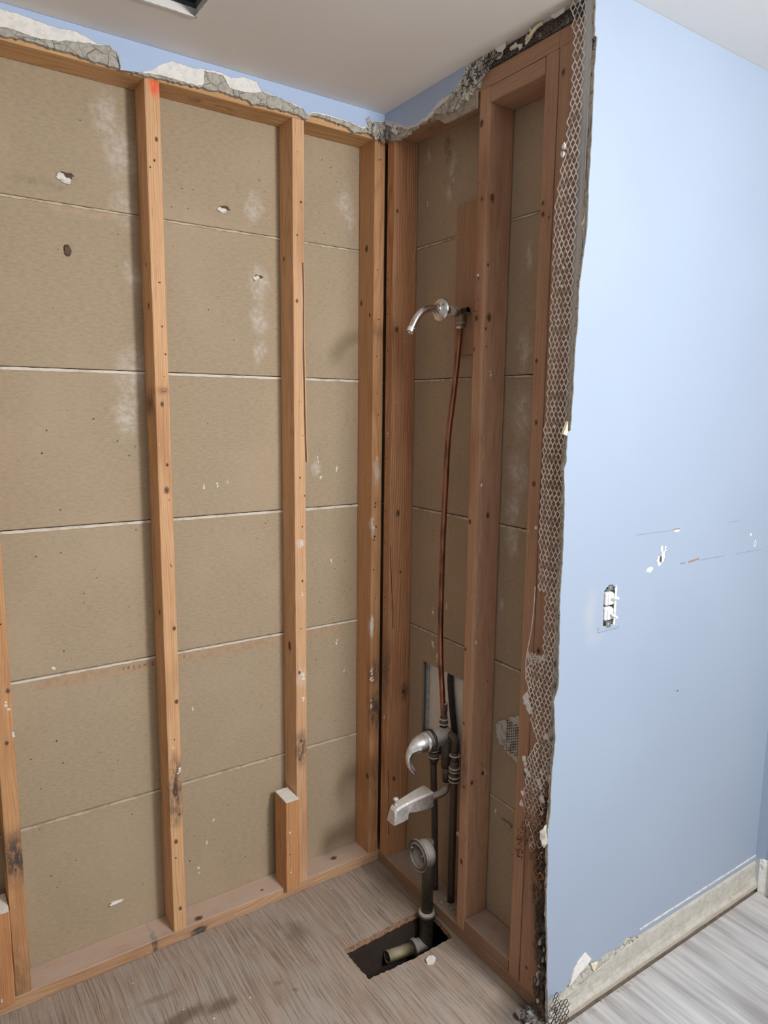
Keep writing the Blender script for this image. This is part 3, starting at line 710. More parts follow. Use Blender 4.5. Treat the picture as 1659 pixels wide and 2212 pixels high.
# ------------------------------------------------------------------ plaster left under the ceiling, left wall
blueL = [(-2.4, 2.445), (-1.039, 2.444), (-0.998, 2.444), (-0.956, 2.440), (-0.922, 2.438), (-0.883, 2.442), (-0.848, 2.432), (-0.832, 2.428), (-0.811, 2.432), (-0.79, 2.419), (-0.786, 2.392), (-0.787, 2.383), (-0.743, 2.389), (-0.714, 2.4), (-0.685, 2.424),
         (-0.656, 2.437), (-0.626, 2.436), (-0.609, 2.435), (-0.572, 2.440), (-0.535, 2.444), (-0.503, 2.438), (-0.464, 2.448), (-0.431, 2.445), (-0.418, 2.427), (-0.384, 2.424), (-0.335, 2.418), (-0.3, 2.414), (-0.278, 2.398), (-0.256, 2.411),
         (-0.211, 2.413), (-0.149, 2.411), (-0.093, 2.405), (-0.053, 2.43), (-0.018, 2.44)]
whiteL = [(-2.4, 2.407), (-1.041, 2.407), (-1.005, 2.408), (-0.972, 2.405), (-0.924, 2.409), (-0.898, 2.418), (-0.847, 2.425), (-0.826, 2.427), (-0.811, 2.431), (-0.792, 2.42), (-0.785, 2.388), (-0.74, 2.391), (-0.714, 2.393), (-0.685, 2.398), (-0.639, 2.396), (-0.597, 2.396), (-0.578, 2.403),
          (-0.576, 2.436), (-0.525, 2.438), (-0.509, 2.412), (-0.464, 2.411), (-0.424, 2.421), (-0.415, 2.426), (-0.38, 2.422), (-0.33, 2.416), (-0.295, 2.411), (-0.278, 2.397), (-0.256, 2.409), (-0.149, 2.409), (-0.09, 2.402), (-0.053, 2.428), (-0.018, 2.437)]
greyL = [(-2.4, 2.392), (-1.042, 2.392), (-0.996, 2.396), (-0.948, 2.394), (-0.899, 2.395), (-0.848, 2.389), (-0.822, 2.39), (-0.796, 2.389), (-0.787, 2.388), (-0.741, 2.388), (-0.684, 2.391), (-0.608, 2.394), (-0.533, 2.399), (-0.456, 2.397), (-0.443, 2.390), (-0.416, 2.394), (-0.368, 2.394),
         (-0.304, 2.394), (-0.275, 2.386), (-0.264, 2.4), (-0.223, 2.404), (-0.145, 2.396), (-0.122, 2.386), (-0.073, 2.396), (-0.012, 2.391)]
pl = empty('plaster_strip', (-0.6, -0.012, 2.39), 'ragged strip of blue-painted plaster left under the ceiling along the left wall', 'plaster')
def strip(name, low, x_end, d0, d1, mat, amp, parent, zt=CZ-0.0005, plane='y', disp=0.0, step=0.006, start=None):
    bm = bmesh.new()
    lo = rough_line(low, step, amp)
    loop = lo+[(x_end, zt)]+[(low[0][0] if start is None else start, zt)]
    sheet(bm, loop, plane, d0, d1, 0, disp, 2 if disp else 0)
    c = (low[len(low)//2][0], d0, 2.39) if plane == 'y' else (d0, low[len(low)//2][0], 2.39)
    return obj(name, bm, mat, parent, c)
strip('brown_coat', greyL, -0.012, 0.0, -0.012, m_crack2, 0.0022, pl, disp=0.004)
strip('white_coat', whiteL, -0.014, -0.0118, -0.0165, m_plas, 0.0014, pl, disp=0.0012)
strip('paint_layer', blueL, -0.017, -0.0163, -0.0182, m_paint, 0.0009, pl)
# right wall
blueR = [(-0.018, 2.446), (-0.05, 2.43), (-0.096, 2.407), (-0.13, 2.389), (-0.179, 2.383), (-0.233, 2.389), (-0.284, 2.409), (-0.327, 2.411), (-0.354, 2.414), (-0.367, 2.430), (-0.387, 2.447)]
whiteR = [(-0.016, 2.43), (-0.06, 2.41), (-0.10, 2.396), (-0.13, 2.383), (-0.179, 2.378), (-0.233, 2.381), (-0.27, 2.395), (-0.30, 2.398), (-0.33, 2.405), (-0.362, 2.410), (-0.38, 2.430), (-0.405, 2.447)]
greyR = [(-0.012, 2.388), (-0.05, 2.378), (-0.08, 2.371), (-0.114, 2.370), (-0.155, 2.379), (-0.218, 2.382), (-0.263, 2.385), (-0.30, 2.372), (-0.33, 2.368), (-0.36, 2.378), (-0.389, 2.377), (-0.41, 2.39), (-0.427, 2.395), (-0.45, 2.420), (-0.470, 2.430), (-0.481, 2.441), (-0.504, 2.453)]
pr = empty('plaster_strip', (-0.012, -0.25, 2.39), 'torn flap of blue plaster and grey mesh-backed rubble over the plumbing wall', 'plaster')
strip('brown_coat', greyR, -0.506, 0.0, -0.012, m_crack, 0.004, pr, plane='x', disp=0.006)
strip('white_coat', whiteR, -0.406, -0.0118, -0.0165, m_plas, 0.002, pr, plane='x', disp=0.0015)
strip('paint_layer', blueR, -0.388, -0.0163, -0.0182, m_paint, 0.0010, pr, plane='x')
bm = bmesh.new()    # crumbled rubble in the inside corner
for k in range(26):
    a = RND.uniform(0, 1)
    if a < 0.5: c = (-RND.uniform(0.0, 0.075), -RND.uniform(0.010, 0.020), RND.uniform(2.388, 2.425))
    else: c = (-RND.uniform(0.008, 0.018), -RND.uniform(0.0, 0.09), RND.uniform(2.378, 2.425))
    lump(bm, c, (RND.uniform(.004, .010), RND.uniform(.004, .008), RND.uniform(.007, .018)), k, 0.8, 2)
obj('corner_rubble', bm, m_crack, pr, (-0.015, -0.015, 2.39))
bm = bmesh.new()
for k in range(30):
    y = -RND.uniform(0.29, 0.47); zc = 2.385+max(0, (-y-0.36))*0.42
    lump(bm, (-RND.uniform(0.010, 0.016), y, zc+RND.uniform(-0.004, 0.03)), (0.004, RND.uniform(.004, .013), RND.uniform(.003, .012)), k+40, 0.9, 2)
obj('hanging_rubble', bm, m_crack, pr, (-0.012, -0.38, 2.39))
bm = bmesh.new()
for i in range(26):
    y = -0.37-i*0.006
    for j in range(5):
        z = 2.40+j*0.011+(i % 2)*0.0055
        if z < CZ-0.003 and z > 2.395+(-y-0.37)*0.20 and RND.random() < 0.8:
            beam(bm, (-0.0165, y, z), (-0.0165, y-0.006, z+(0.0055 if (i % 2) == 0 else -0.0055)), 0.0006)
            beam(bm, (-0.0165, y, z), (-0.0165, y-0.001, z+0.005), 0.0006)
obj('exposed_lath_mesh', bm, m_hole, pr, (-0.016, -0.44, 2.42))
# board exposed below plaster
m_bd = flat('grey paper board', (0.40, 0.345, 0.28), 0.9, scale=80)
bm = bmesh.new()
sheet(bm, rough_line([(-0.215, 2.398), (-0.23, 2.375), (-0.262, 2.371), (-0.290, 2.352), (-0.307, 2.349), (-0.422, 2.348)], 0.01, 0.0007)+[(-0.422, 2.4)], 'x', -0.0002, -0.006)
setp(obj('grounds_strip', bm, m_bd, None, (0, -0.33, 2.35)), 'grey-brown board strip hanging below the torn plaster left of the tall niche', 'board strip')
# lath band above the top plate, shadow and dirt painted into its colour
m = M('dark lath', 0.95)
e = m.voro(m.mul(m.pos, (1, 1.0, 1.6)), 110, 'DISTANCE_TO_EDGE')
c = m.mix(m.mr(e, 0.02, 0.1, 1, 0), (0.05, 0.04, 0.035), (0.20, 0.18, 0.165))
c = m.mix(m.mr(m.noise(m.pos, 40, 4, 0.7), 0.6, 0.7), c, (0.45, 0.41, 0.38))
m.bump(e, 0.8, 0.003)
m_dark = m.out(c)
bm = bmesh.new()
box(bm, -0.003, 0.0885, -0.797, -0.001, 2.427, CZ-0.0005)
setp(obj('lath_strip', bm, m_dark, None, (0.04, -0.6, 2.427)), 'dirty metal lath strip with painted-in shadow above the top plate at upper right', 'metal lath')
for i, (y, z, ry, rz, lb) in enumerate([(-0.555, 2.443, .012, .005, 'pale plaster scrap on the dark lath nearest the niche header'), (-0.60, 2.446, .009, .006, 'pale plaster scrap right of centre on the dark lath'),
                                   (-0.505, 2.441, .011, .006, 'pale plaster scrap at the left end of the dark lath'), (-0.575, 2.434, .006, .005, 'tiny lower plaster scrap on the dark lath')]):
    bm = bmesh.new(); lump(bm, (-0.006, y, z), (0.004, ry, rz), i, 0.6, 2)
    setp(obj('plaster_scrap', bm, m_plas, None, (-0.004, y, z)), lb, 'plaster', 'plaster scraps on the dark lath')
m_cream = flat('cream plaster', (0.78, 0.70, 0.48), 0.85, var=0.15)
bm = bmesh.new()
tube(bm, smoothpath([(-0.012, -0.600, 2.432), (-0.020, -0.618, 2.436), (-0.020, -0.640, 2.447), (-0.014, -0.652, 2.452)]), [0.002]+[0.004]*17+[0.003], 8)
setp(obj('paper_curl', bm, m_cream, None, (-0.015, -0.62, 2.43)), 'long cream paper curl hanging over the dark lath', 'paper scrap')
bm = bmesh.new()
sheet(bm, [(-0.612, 2.456), (-0.616, 2.456), (-0.626, 2.440), (-0.622, 2.434), (-0.604, 2.424), (-0.600, 2.427), (-0.612, 2.434), (-0.617, 2.441)], 'x', -0.016, -0.0175)
setp(obj('paint_flake', bm, m_plas, None, (-0.017, -0.61, 2.43)), 'white hooked paint flake dangling from the ceiling edge', 'paint flake')
bm = bmesh.new()
sheet(bm, [(-0.500, 2.456), (-0.535, 2.456), (-0.538, 2.445), (-0.525, 2.438), (-0.510, 2.443)], 'x', -0.018, -0.0195)
setp(obj('paint_flake', bm, m_ceil, None, (-0.018, -0.52, 2.44)), 'grey-white paint flake folded down from the ceiling left of the hooked flake', 'paint flake')
bm = bmesh.new()
sheet(bm, [(-0.676, 2.456), (-0.722, 2.456), (-0.718, 2.446), (-0.69, 2.444)], 'x', -0.016, -0.018)
setp(obj('paint_flake', bm, m_plas, None, (-0.016, -0.70, 2.445)), 'white paint flake under the ceiling beside the top of the mesh', 'paint flake')

# ------------------------------------------------------------------ blue partition wall
m = M('blue wall paint', 0.38)
f = m.noise(m.pos, 260, 3, 0.6); f2 = m.noise(m.pos, 2.2, 3, 0.5)
c = m.mix(m.mr(f2, 0.35, 0.7), (0.305, 0.372, 0.485), (0.315, 0.387, 0.50))
c = m.spots(c, [((0.055, -0.82, 1.10), (0.035, 0.1, 0.09), (0.40, 0.44, 0.47), 0.6, 0.9), ((0.075, -0.82, 1.03), (0.05, 0.1, 0.03), (0.40, 0.45, 0.5), 0.4, 0.9)], 0.04)
m.bump(f, 0.10, 0.0008); m_blue = m.out(c)
SX0, SX1, SZ0, SZ1 = 0.105, 0.146, 1.058, 1.158     # switch cut-out
edge = [(-0.036, 2.4565), (-0.032, 2.356), (-0.024, 2.354), (-0.028, 2.287), (-0.026, 2.206), (-0.026, 2.124), (-0.026, 2.059), (-0.025, 1.965), (-0.034, 1.906), (-0.041, 1.848), (-0.040, 1.77), (-0.044, 1.69), (-0.043, 1.62), (-0.046, 1.539),
        (-0.055, 1.534), (-0.055, 1.467), (-0.060, 1.452), (-0.053, 1.363), (-0.050, 1.256), (-0.052, 1.147), (-0.043, 0.933), (-0.056, 0.902), (-0.045, 0.806), (-0.052, 0.691), (-0.050, 0.618), (-0.056, 0.572), (-0.049, 0.471), (-0.048, 0.384), (-0.036, 0.252), (-0.030, 0.144), (-0.024, 0.090)]
BX = 0.958
wp = empty('wall_partition', (0.45, -0.81, 0.0), kind='structure')
def wall_with_hole(name, left, botline, d0, d1, mats, side, parent, hole):
    bm = bmesh.new()
    loop = left+botline+[(BX, botline[-1][1]), (BX, CZ-0.0005)]
    vo = [bm.verts.new((x, d1, z)) for x, z in loop]; vh = [bm.verts.new((x, d1, z)) for x, z in hole]
    es = [bm.edges.new((vo[i], vo[(i+1) % len(vo)])) for i in range(len(vo))]+[bm.edges.new((vh[i], vh[(i+1) % len(vh)])) for i in range(len(vh))]
    bmesh.ops.triangle_fill(bm, edges=es, use_beauty=True)
    faces = list(bm.faces)
    ex = bmesh.ops.extrude_face_region(bm, geom=faces)
    vv = [g for g in ex['geom'] if isinstance(g, bmesh.types.BMVert)]
    bmesh.ops.translate(bm, verts=vv, vec=(0, d0-d1, 0))
    bmesh.ops.recalc_face_normals(bm, faces=bm.faces)
    for f in bm.faces: f.material_index = 0 if abs(f.normal.y) > 0.9 else 1
    return obj(name, bm, mats, parent, (0.45, d0, 0))
hole = rough_line([(SX0, SZ0), (SX1, SZ0), (SX1+0.003, 1.10), (SX1+0.002, SZ1-0.006), (SX1-0.01, SZ1+0.002), (SX0+0.008, SZ1), (SX0-0.003, SZ1-0.01), (SX0-0.002, 1.11), (SX0, SZ0)], 0.006, 0.0008)[:-1]
bot = rough_line([(-0.024, 0.090), (0.0, 0.092), (0.022, 0.097), (0.034, 0.090), (0.056, 0.112), (0.075, 0.132), (0.111, 0.166), (0.135, 0.121), (0.171, 0.117), (0.20, 0.124), (0.249, 0.118), (0.287, 0.133), (0.319, 0.120), (0.345, 0.112)], 0.008, 0.001)
wall_with_hole('paint_layer', rough_line(edge, 0.010, 0.0011), bot[1:], -0.8180, -0.8205, [m_blue, m_plas], None, wp, hole)
edge2 = [(x+0.004, z) for x, z in edge[:-2]]+[(-0.022, 0.144), (-0.02, 0.05), (-0.015, 0.013)]
wall_with_hole('plaster_layer', rough_line(edge2, 0.012, 0.003), [(0.3, 0.013)], -0.8085, -0.8181, [m_crack, m_crack], None, wp, hole)
edge3 = [(x+0.012+(0.008 if z > 1.75 else 0.02), z) for x, z in edge[:-2]]+[(0.0, 0.144), (0.0, 0.013)]
wall_with_hole('brown_coat', rough_line(edge3, 0.012, 0.004), [(0.3, 0.013)], -0.799, -0.8086, [m_crack2, m_crack2], None, wp, hole)
# exposed plaster chips on the ragged edge
for i, (z, dz, dx, cm, lb) in enumerate([(1.543, .010, .010, m_cream, 'cream pointed chip of plaster on the corner edge above the grey clods'), (0.555, .026, .013, m_grey, 'rounded grey plaster chip on the corner edge above the rusty mesh foot')]):
    bm = bmesh.new(); x = -0.055
    if i == 0: sheet(bm, [(x-0.012, z-0.012), (x+0.002, z-0.016), (x+0.001, z+0.016)], 'y', -0.812, -0.819)
    else: lump(bm, (x-0.004, -0.812, z), (dx, 0.006, dz), 4, 0.4, 2)
    setp(obj('plaster_chip', bm, cm, None, (x, -0.815, z)), lb, 'plaster')
# thin scratches and holes in the paint
bm = bmesh.new()
def sc_line(p, q, w, mi):
    a = Vector((p[0], -0.8208, p[1])); b = Vector((q[0], -0.8208, q[1])); beam(bm, a, b, w, mi)
m_scr = flat('scratch', (0.22, 0.24, 0.30), 0.9); m_rust = flat('rusty scratch', (0.33, 0.20, 0.14), 0.9)
sc_line((0.208, 1.278), (0.37, 1.277), 0.0004, 0); sc_line((0.37, 1.279), (0.395, 1.279), 0.0011, 1); sc_line((0.62, 1.276), (0.69, 1.277), 0.0004, 0)
sc_line((0.41, 1.182), (0.43, 1.183), 0.0012, 0); sc_line((0.447, 1.183), (0.492, 1.187), 0.0020, 1); sc_line((0.50, 1.182), (0.62, 1.181), 0.0005, 0); sc_line((0.68, 1.180), (0.82, 1.180), 0.0004, 0)
sc_line((0.087, 1.047), (0.164, 1.047), 0.0006, 0); sc_line((0.088, 1.06), (0.087, 1.047), 0.0005, 0); sc_line((0.164, 1.053), (0.164, 1.047), 0.0005, 0)
obj('paint_scratches', bm, [m_scr, m_rust], wp, (0.4, -0.8205, 1.2))
bm = bmesh.new()
n_, u_, v_ = NORM['-y']
for x, z, a, b in [(0.384, 1.274, .012, .004), (0.323, 1.232, .006, .009), (0.340, 1.231, .005, .008), (0.312, 1.203, .006, .012), (0.328, 1.207, .008, .011), (0.318, 1.193, .007, .006), (0.332, 1.217, .005, .008), (0.276, 1.182, .013, .007), (0.778, 1.20, .006, .011), (0.75, 1.23, .004, .005)]:
    blob(bm, (x, -0.8205, z), n_, u_, v_, a, b, 0, 0.0005, 12, 0.3)
for x, z, a, b in [(0.320, 1.205, .005, .008), (0.341, 1.231, .0018, .002), (0.777, 1.201, .002, .006), (0.44, 0.82, .0025, .0022)]:
    blob(bm, (x, -0.8205, z), n_, u_, v_, a, b, 1, 0.0003, 9, 0.3, 0.0011)
obj('paint_chips', bm, [m_plas, m_core], wp, (0.35, -0.8205, 1.2))

# baseboard of cement plaster
m = M('beige cement base', 0.9)
f = m.noise(m.pos, 60, 5, 0.7); st_ = m.noise(m.mul(m.pos, (6, 6, 30)), 1, 4, 0.6)
c = m.mix(m.mr(f, 0.35, 0.7), (0.53, 0.515, 0.465), (0.41, 0.39, 0.345))
c = m.mix(m.mr(st_, 0.52, 0.72, 0, 0.6), c, (0.36, 0.30, 0.23))
c = m.mix(m.mr(m.sep(m.pos)[2], 0.022, 0.040, 0.65, 0), c, (0.40, 0.33, 0.24))
m.bump(f, 0.6, 0.002); m_base = m.out(c)
bb = empty('baseboard_partition', (0.5, -0.825, 0.012), kind='structure')
bm = bmesh.new()
prof = [(-0.8182, 0.112), (-0.8225, 0.111), (-0.8245, 0.104), (-0.826, 0.06), (-0.829, 0.045), (-0.834, 0.034), (-0.8345, 0.020), (-0.8182, 0.020)]
rings = []
N = 60
for i in range(N+1):
    x = -0.012+(BX+0.012)*i/N
    ring = []
    for j, (y, z) in enumerate(prof):
        dz = mn.noise(Vector((x*14, j, 0)))*0.0022; dy = mn.noise(Vector((x*17, j, 5)))*0.0015 if 0 < j < 7 else 0
        z2 = z
        if x < 0.34 and j in (0, 1, 2): z2 = min(z, 0.07+0.045*max(0, x)/0.34)
        ring.append(bm.verts.new((x, y+dy, z2+(dz if 0 < j < 6 else 0))))
    rings.append(ring)
for i in range(N):
    for j in range(len(prof)):
        bm.faces.new((rings[i][j], rings[i+1][j], rings[i+1][(j+1) % 8], rings[i][(j+1) % 8]))
bm.faces.new(rings[0]); bm.faces.new(rings[-1][::-1])
bmesh.ops.recalc_face_normals(bm, faces=bm.faces)
obj('base_coat', bm, m_base, bb, (0.5, -0.826, 0.02))
bm = bmesh.new(); sheet(bm, rough_line([(0.345, 0.1335), (BX, 0.1335)], 0.02, 0.0006)+rough_line([(BX, 0.1285), (0.345, 0.1285)], 0.02, 0.0006), 'y', -0.8204, -0.8222)
obj('caulk_line', bm, flat('caulk', (0.72, 0.71, 0.69), 0.7), bb, (0.5, -0.821, 0.13))
bm = bmesh.new(); sheet(bm, rough_line([(0.020, 0.075), (0.345, 0.075), (0.345, 0.112), (0.319, 0.118), (0.287, 0.130), (0.249, 0.115), (0.2, 0.121), (0.171, 0.114), (0.135, 0.116), (0.118, 0.121), (0.085, 0.105), (0.05, 0.088), (0.02, 0.075)], 0.006, 0.0012)[:-1], 'y', -0.8180, -0.8225, 0, 0.003, 1)
obj('exposed_plaster', bm, m_crack, bb, (0.15, -0.821, 0.08))
bm = bmesh.new(); sheet(bm, rough_line([(0.052, 0.098), (0.072, 0.110), (0.095, 0.120), (0.118, 0.127), (0.134, 0.140), (0.111, 0.168), (0.085, 0.155), (0.066, 0.136), (0.052, 0.098)], 0.01, 0.0006)[:-1], 'y', -0.8206, -0.8242)
obj('torn_paint_edge', bm, m_plas, bb, (0.07, -0.822, 0.1))
bm = bmesh.new(); sheet(bm, [(0.133, 0.124), (0.158, 0.120), (0.150, 0.108), (0.147, 0.098), (0.138, 0.110)], 'y', -0.8224, -0.8275)
obj('cream_chip', bm, m_cream, bb, (0.145, -0.823, 0.1))
# side wall at the far right
bm = bmesh.new(); box(bm, BX, BX+0.02, -0.872, -0.80, 0.125, CZ-0.0005)
setp(obj('wall_far_right', bm, m_blue), kind='structure')
bm = bmesh.new(); box(bm, BX-0.002, BX+0.02, -0.872, -0.836, 0.012, 0.128, 0, 0.002); lump(bm, (BX-0.002, -0.852, 0.12), (0.004, 0.012, 0.014), 2, 0.6)
setp(obj('baseboard_far_right', bm, m_plas), kind='structure')
bm = bmesh.new(); box(bm, BX-0.010, BX+0.03, -0.935, -0.8725, 0.012, CZ-0.0005, 0, 0.002)
setp(obj('door_1_casing', bm, flat('door casing', (0.42, 0.38, 0.34), 0.7)), kind='structure')

# ------------------------------------------------------------------ double toggle switch
m_wht = flat('white plastic', (0.86, 0.86, 0.87), 0.35, var=0.03, bump=0.02)
m_stl = flat('dull steel', (0.55, 0.56, 0.58), 0.38, 0.9)
m_blk = flat('dark box', (0.035, 0.035, 0.04), 0.7)
cx_ = (SX0+SX1)/2
sw = empty('light_switch', (cx_, -0.82, 1.06), 'white two-toggle light switch without cover in a ragged hole of the blue wall', 'light switch')
bm = bmesh.new()
box(bm, SX0-0.004, SX1+0.004, -0.797, -0.755, SZ0-0.004, SZ1+0.004)
obj('switch_box', bm, m_blk, sw, (cx_, -0.78, SZ0))
bm = bmesh.new()
box(bm, cx_-0.009, cx_+0.009, -0.8215, -0.8195, SZ0-0.004, SZ0+0.012, 0, 0.0006); box(bm, cx_-0.009, cx_+0.009, -0.8215, -0.8195, SZ1-0.010, SZ1+0.005, 0, 0.0006)
box(bm, cx_-0.008, cx_+0.008, -0.814, -0.811, SZ0+0.006, SZ1-0.006)
for z in (SZ0+0.004, SZ1-0.003): lathe(bm, (cx_, -0.8205, z), (0, -1, 0), [(0, .0035), (.0015, .0033), (.002, .001)], 12)
obj('yoke', bm, m_stl, sw, (cx_, -0.82, SZ0))
for zc, tz in ((1.127, 0.010), (1.089, -0.010)):
    bm = bmesh.new(); box(bm, cx_-0.015, cx_+0.013, -0.822, -0.800, zc-0.0165, zc+0.0165, 0, 0.004)
    box(bm, cx_-0.009, cx_+0.011, -0.8255, -0.821, zc-0.014, zc+0.014, 0, 0.003)
    b = obj('switch_body', bm, m_wht, sw, (cx_, -0.81, zc))
    bm = bmesh.new()
    d = Vector((0.004, -0.017, tz*0.6)); p0 = Vector((cx_+0.001, -0.825, zc)); tube(bm, [p0, p0+d*0.5, p0+d], [0.0052, 0.0045, 0.0040], 4)
    obj('toggle', bm, m_wht, b, (cx_, -0.825, zc))
bm = bmesh.new()
for k in range(11): lump(bm, (SX1+0.001, -0.8205, 1.065+k*0.0085), (0.0035, 0.002, 0.008), k, 0.5)
obj('plaster_lip', bm, m_plas, sw, (SX1, -0.82, 1.1))

# ------------------------------------------------------------------ corner bead with expanded metal wing
m = M('coated lath metal', 0.65, 0.0)
z = m.sep(m.pos)[2]
nz = m.noise(m.pos, 35, 4, 0.6)
c = m.mix(m.mr(nz, 0.4, 0.65), (0.88, 0.87, 0.86), (0.70, 0.69, 0.67))
rf = m.math('MULTIPLY', m.mr(z, 0.45, 0.74, 1, 0), m.mr(m.noise(m.pos, 28, 3), 0.36, 0.5), clamp=True)
c = m.mix(rf, c, (0.36, 0.17, 0.08))
c = m.mix(m.mr(z, 0.30, 0.42, 1, 0), c, (0.06, 0.045, 0.04))
m_mesh = m.out(c)
def leftb(z):
    T = [(0.0, -0.765), (0.36, -0.765), (0.44, -0.735), (0.50, -0.722), (0.56, -0.708), (0.64, -0.706), (0.70, -0.712), (0.76, -0.742), (0.80, -0.728), (0.84, -0.712), (0.89, -0.698), (0.95, -0.698), (0.985, -0.702), (1.04, -0.712),
         (1.12, -0.721), (1.2, -0.719), (1.34, -0.712), (1.457, -0.716), (1.677, -0.718), (1.888, -0.717), (2.04, -0.720), (2.153, -0.744), (2.36, -0.755), (2.46, -0.736)]
    for i in range(len(T)-1):
        if T[i][0] <= z <= T[i+1][0]:
            t = (z-T[i][0])/(T[i+1][0]-T[i][0]); return T[i][1]*(1-t)+T[i+1][1]*t
    return -0.74
cb = empty('corner_bead', (-0.018, -0.79, 0.0), 'white expanded-metal corner bead with torn mesh wing, rusted near the floor', 'corner bead')
w, rs, s_ = 0.0125, 0.01225, 0.0036
Hh = rs-s_/2
seen = set(); bm = bmesh.new()
def mp(y, z):
    t = max(0.0, min(1.0, (y+0.80)/0.1))
    x = -0.018-0.006*math.sin(t*3.0)*(0.6+mn.noise(Vector((0, 0, z*2.2))))
    if z < 0.95: x -= 0.006*t*(1+mn.noise(Vector((1, y*20, z*6))))
    j = 0.0009 if z > 0.95 else 0.0026
    return Vector((x+mn.noise(Vector((y*60, z*60, 7)))*j, y+mn.noise(Vector((y*50, z*50, 1)))*j, z+mn.noise(Vector((y*50, z*50, 3)))*j))
for i in range(int(2.44/rs)):
    for j in range(11):
        zc = 0.03+i*rs; yc = -0.778+j*w+(i % 2)*w/2
        if yc+w*0.4 > leftb(zc): continue
        if 0.985 < zc < 1.15 and yc > -0.752: continue
        if zc < 0.55 and RND.random() < 0.30: continue
        if zc < 0.34 and RND.random() < 0.35: continue
        vs = [(yc, zc+Hh), (yc+w/2, zc+s_/2), (yc+w/2, zc-s_/2), (yc, zc-Hh), (yc-w/2, zc-s_/2), (yc-w/2, zc+s_/2)]
        for k in range(6):
            a, b = vs[k], vs[(k+1) % 6]
            key = tuple(sorted([(round(a[0]*1e4), round(a[1]*1e4)), (round(b[0]*1e4), round(b[1]*1e4))]))
            if key in seen: continue
            seen.add(key)
            beam(bm, mp(*a), mp(*b), 0.00118 if zc > 0.6 else 0.0009)
tube(bm, smoothpath([(-0.026, -0.716, 1.155), (-0.027, -0.715, 1.09), (-0.026, -0.708, 1.034), (-0.025, -0.699, 0.99), (-0.024, -0.694, 0.95), (-0.024, -0.697, 0.91)]), 0.0013, 6)
for k in range(5):
    tube(bm, smoothpath([(-0.024, -0.697, 0.99-k*0.004), (-0.026, -0.712, 0.978-k*0.005+RND.uniform(-.003, .003)), (-0.024, -0.74, 0.984-k*0.003), (-0.02, -0.762, 0.995-k*0.004)], 4), 0.0009, 5)
obj('mesh_wing', bm, m_mesh, cb, (-0.018, -0.74, 0))
m = M('galvanised nose', 0.45, 0.55)
c = m.mix(m.mr(m.noise(m.mul(m.pos, (30, 30, 3)), 1, 4), 0.4, 0.65), (0.62, 0.63, 0.65), (0.36, 0.36, 0.38))
c = m.mix(m.mr(m.sep(m.pos)[2], 0.5, 0.95, 1, 0), c, (0.10, 0.07, 0.055))
m_nose = m.out(c)
bm = bmesh.new()
nn = 60
for i in range(nn):
    z0 = 0.02+i*(2.434/nn); z1 = z0+2.434/nn
    if z0 < 0.6 and RND.random() < 0.45: continue
    box(bm, -0.0185, -0.0172, -0.800, -0.7775+mn.noise(Vector((0, 0, i)))*0.0015, z0, z1)
pts = [(-0.0205+mn.noise(Vector((z*5, 0, 0)))*0.0015, -0.8025, z) for z in [0.45+k*0.05 for k in range(41)]]
tube(bm, pts, 0.0028, 8)
obj('bead_nose', bm, m_nose, cb, (-0.018, -0.79, 0.02))
bm = bmesh.new()   # white plaster clods caught in the mesh
for (y, z, r) in [(-0.700, 0.865, .010), (-0.706, 0.852, .010), (-0.712, 0.838, .009), (-0.717, 0.83, .006), (-0.775, 0.79, .008), (-0.705, 0.70, .007), (-0.709, 0.688, .006), (-0.712, 0.672, .007), (-0.722, 0.664, .006), (-0.758, 0.664, .008),
                  (-0.765, 0.650, .007), (-0.772, 0.625, .010), (-0.705, 0.605, .006), (-0.765, 0.690, .006), (-0.70, 0.575, .007), (-0.776, 0.58, .007), (-0.745, 2.16, .006), (-0.74, 2.145, .006), (-0.71, 1.30, .003), (-0.735, 1.53, .003), (-0.755, 1.545, .005), (-0.76, 1.9, .004), (-0.758, 1.86, .004)]:
    bm = bmesh.new(); lump(bm, (-0.026, y, z), (0.003, r*0.8, r), y*90+z, 0.7, 2)
    obj('plaster_clod', bm, m_plas, cb, (-0.026, y, z))
bm = bmesh.new()   # grey clods along the edge
for z in (1.515, 1.50, 1.485, 1.47, 1.455, 1.44, 1.39, 1.37, 1.35, 1.32, 1.29, 1.22, 1.20, 1.12, 1.08):
    bm = bmesh.new(); lump(bm, (-0.027, -0.794+RND.uniform(-.003, .004), z), (0.008, 0.009, 0.011), z*9, 0.5, 2); obj('edge_clod', bm, m_grey, cb, (-0.027, -0.794, z))
for k in range(26):
    zz = RND.uniform(0.62, 0.98)
    bm = bmesh.new(); lump(bm, (-0.026, -0.794+RND.uniform(-.004, .010), zz), (0.006, 0.006, 0.008), k, 0.6, 1); obj('edge_clod', bm, m_grey, cb, (-0.026, -0.79, zz))
for k in range(22):
    zz = RND.uniform(1.7, 2.44)
    bm = bmesh.new(); lump(bm, (-0.020, -0.809+RND.uniform(-.002, .003), zz), (0.004, 0.005, 0.022), k+70, 0.6, 2); obj('edge_clod', bm, m_grey, cb, (-0.02, -0.809, zz))
m_rot = flat('rotted rusty crust', (0.30, 0.14, 0.06), 0.95, scale=60, c2=(0.06, 0.04, 0.03), bump=0.9, thr=(0.4, 0.55))
m_char = flat('blackened crust', (0.05, 0.038, 0.03), 0.95, scale=60, c2=(0.12, 0.09, 0.07), bump=0.9)
bm = bmesh.new()
for k in range(60):
    zz = RND.uniform(0.38, 0.66)
    lump(bm, (-RND.uniform(0.010, 0.032), -0.797+RND.uniform(-.006, .014), zz), (0.006, 0.006, RND.uniform(.005, .014)), k, 0.8, 1, 0 if RND.random() < 0.35 else 1)
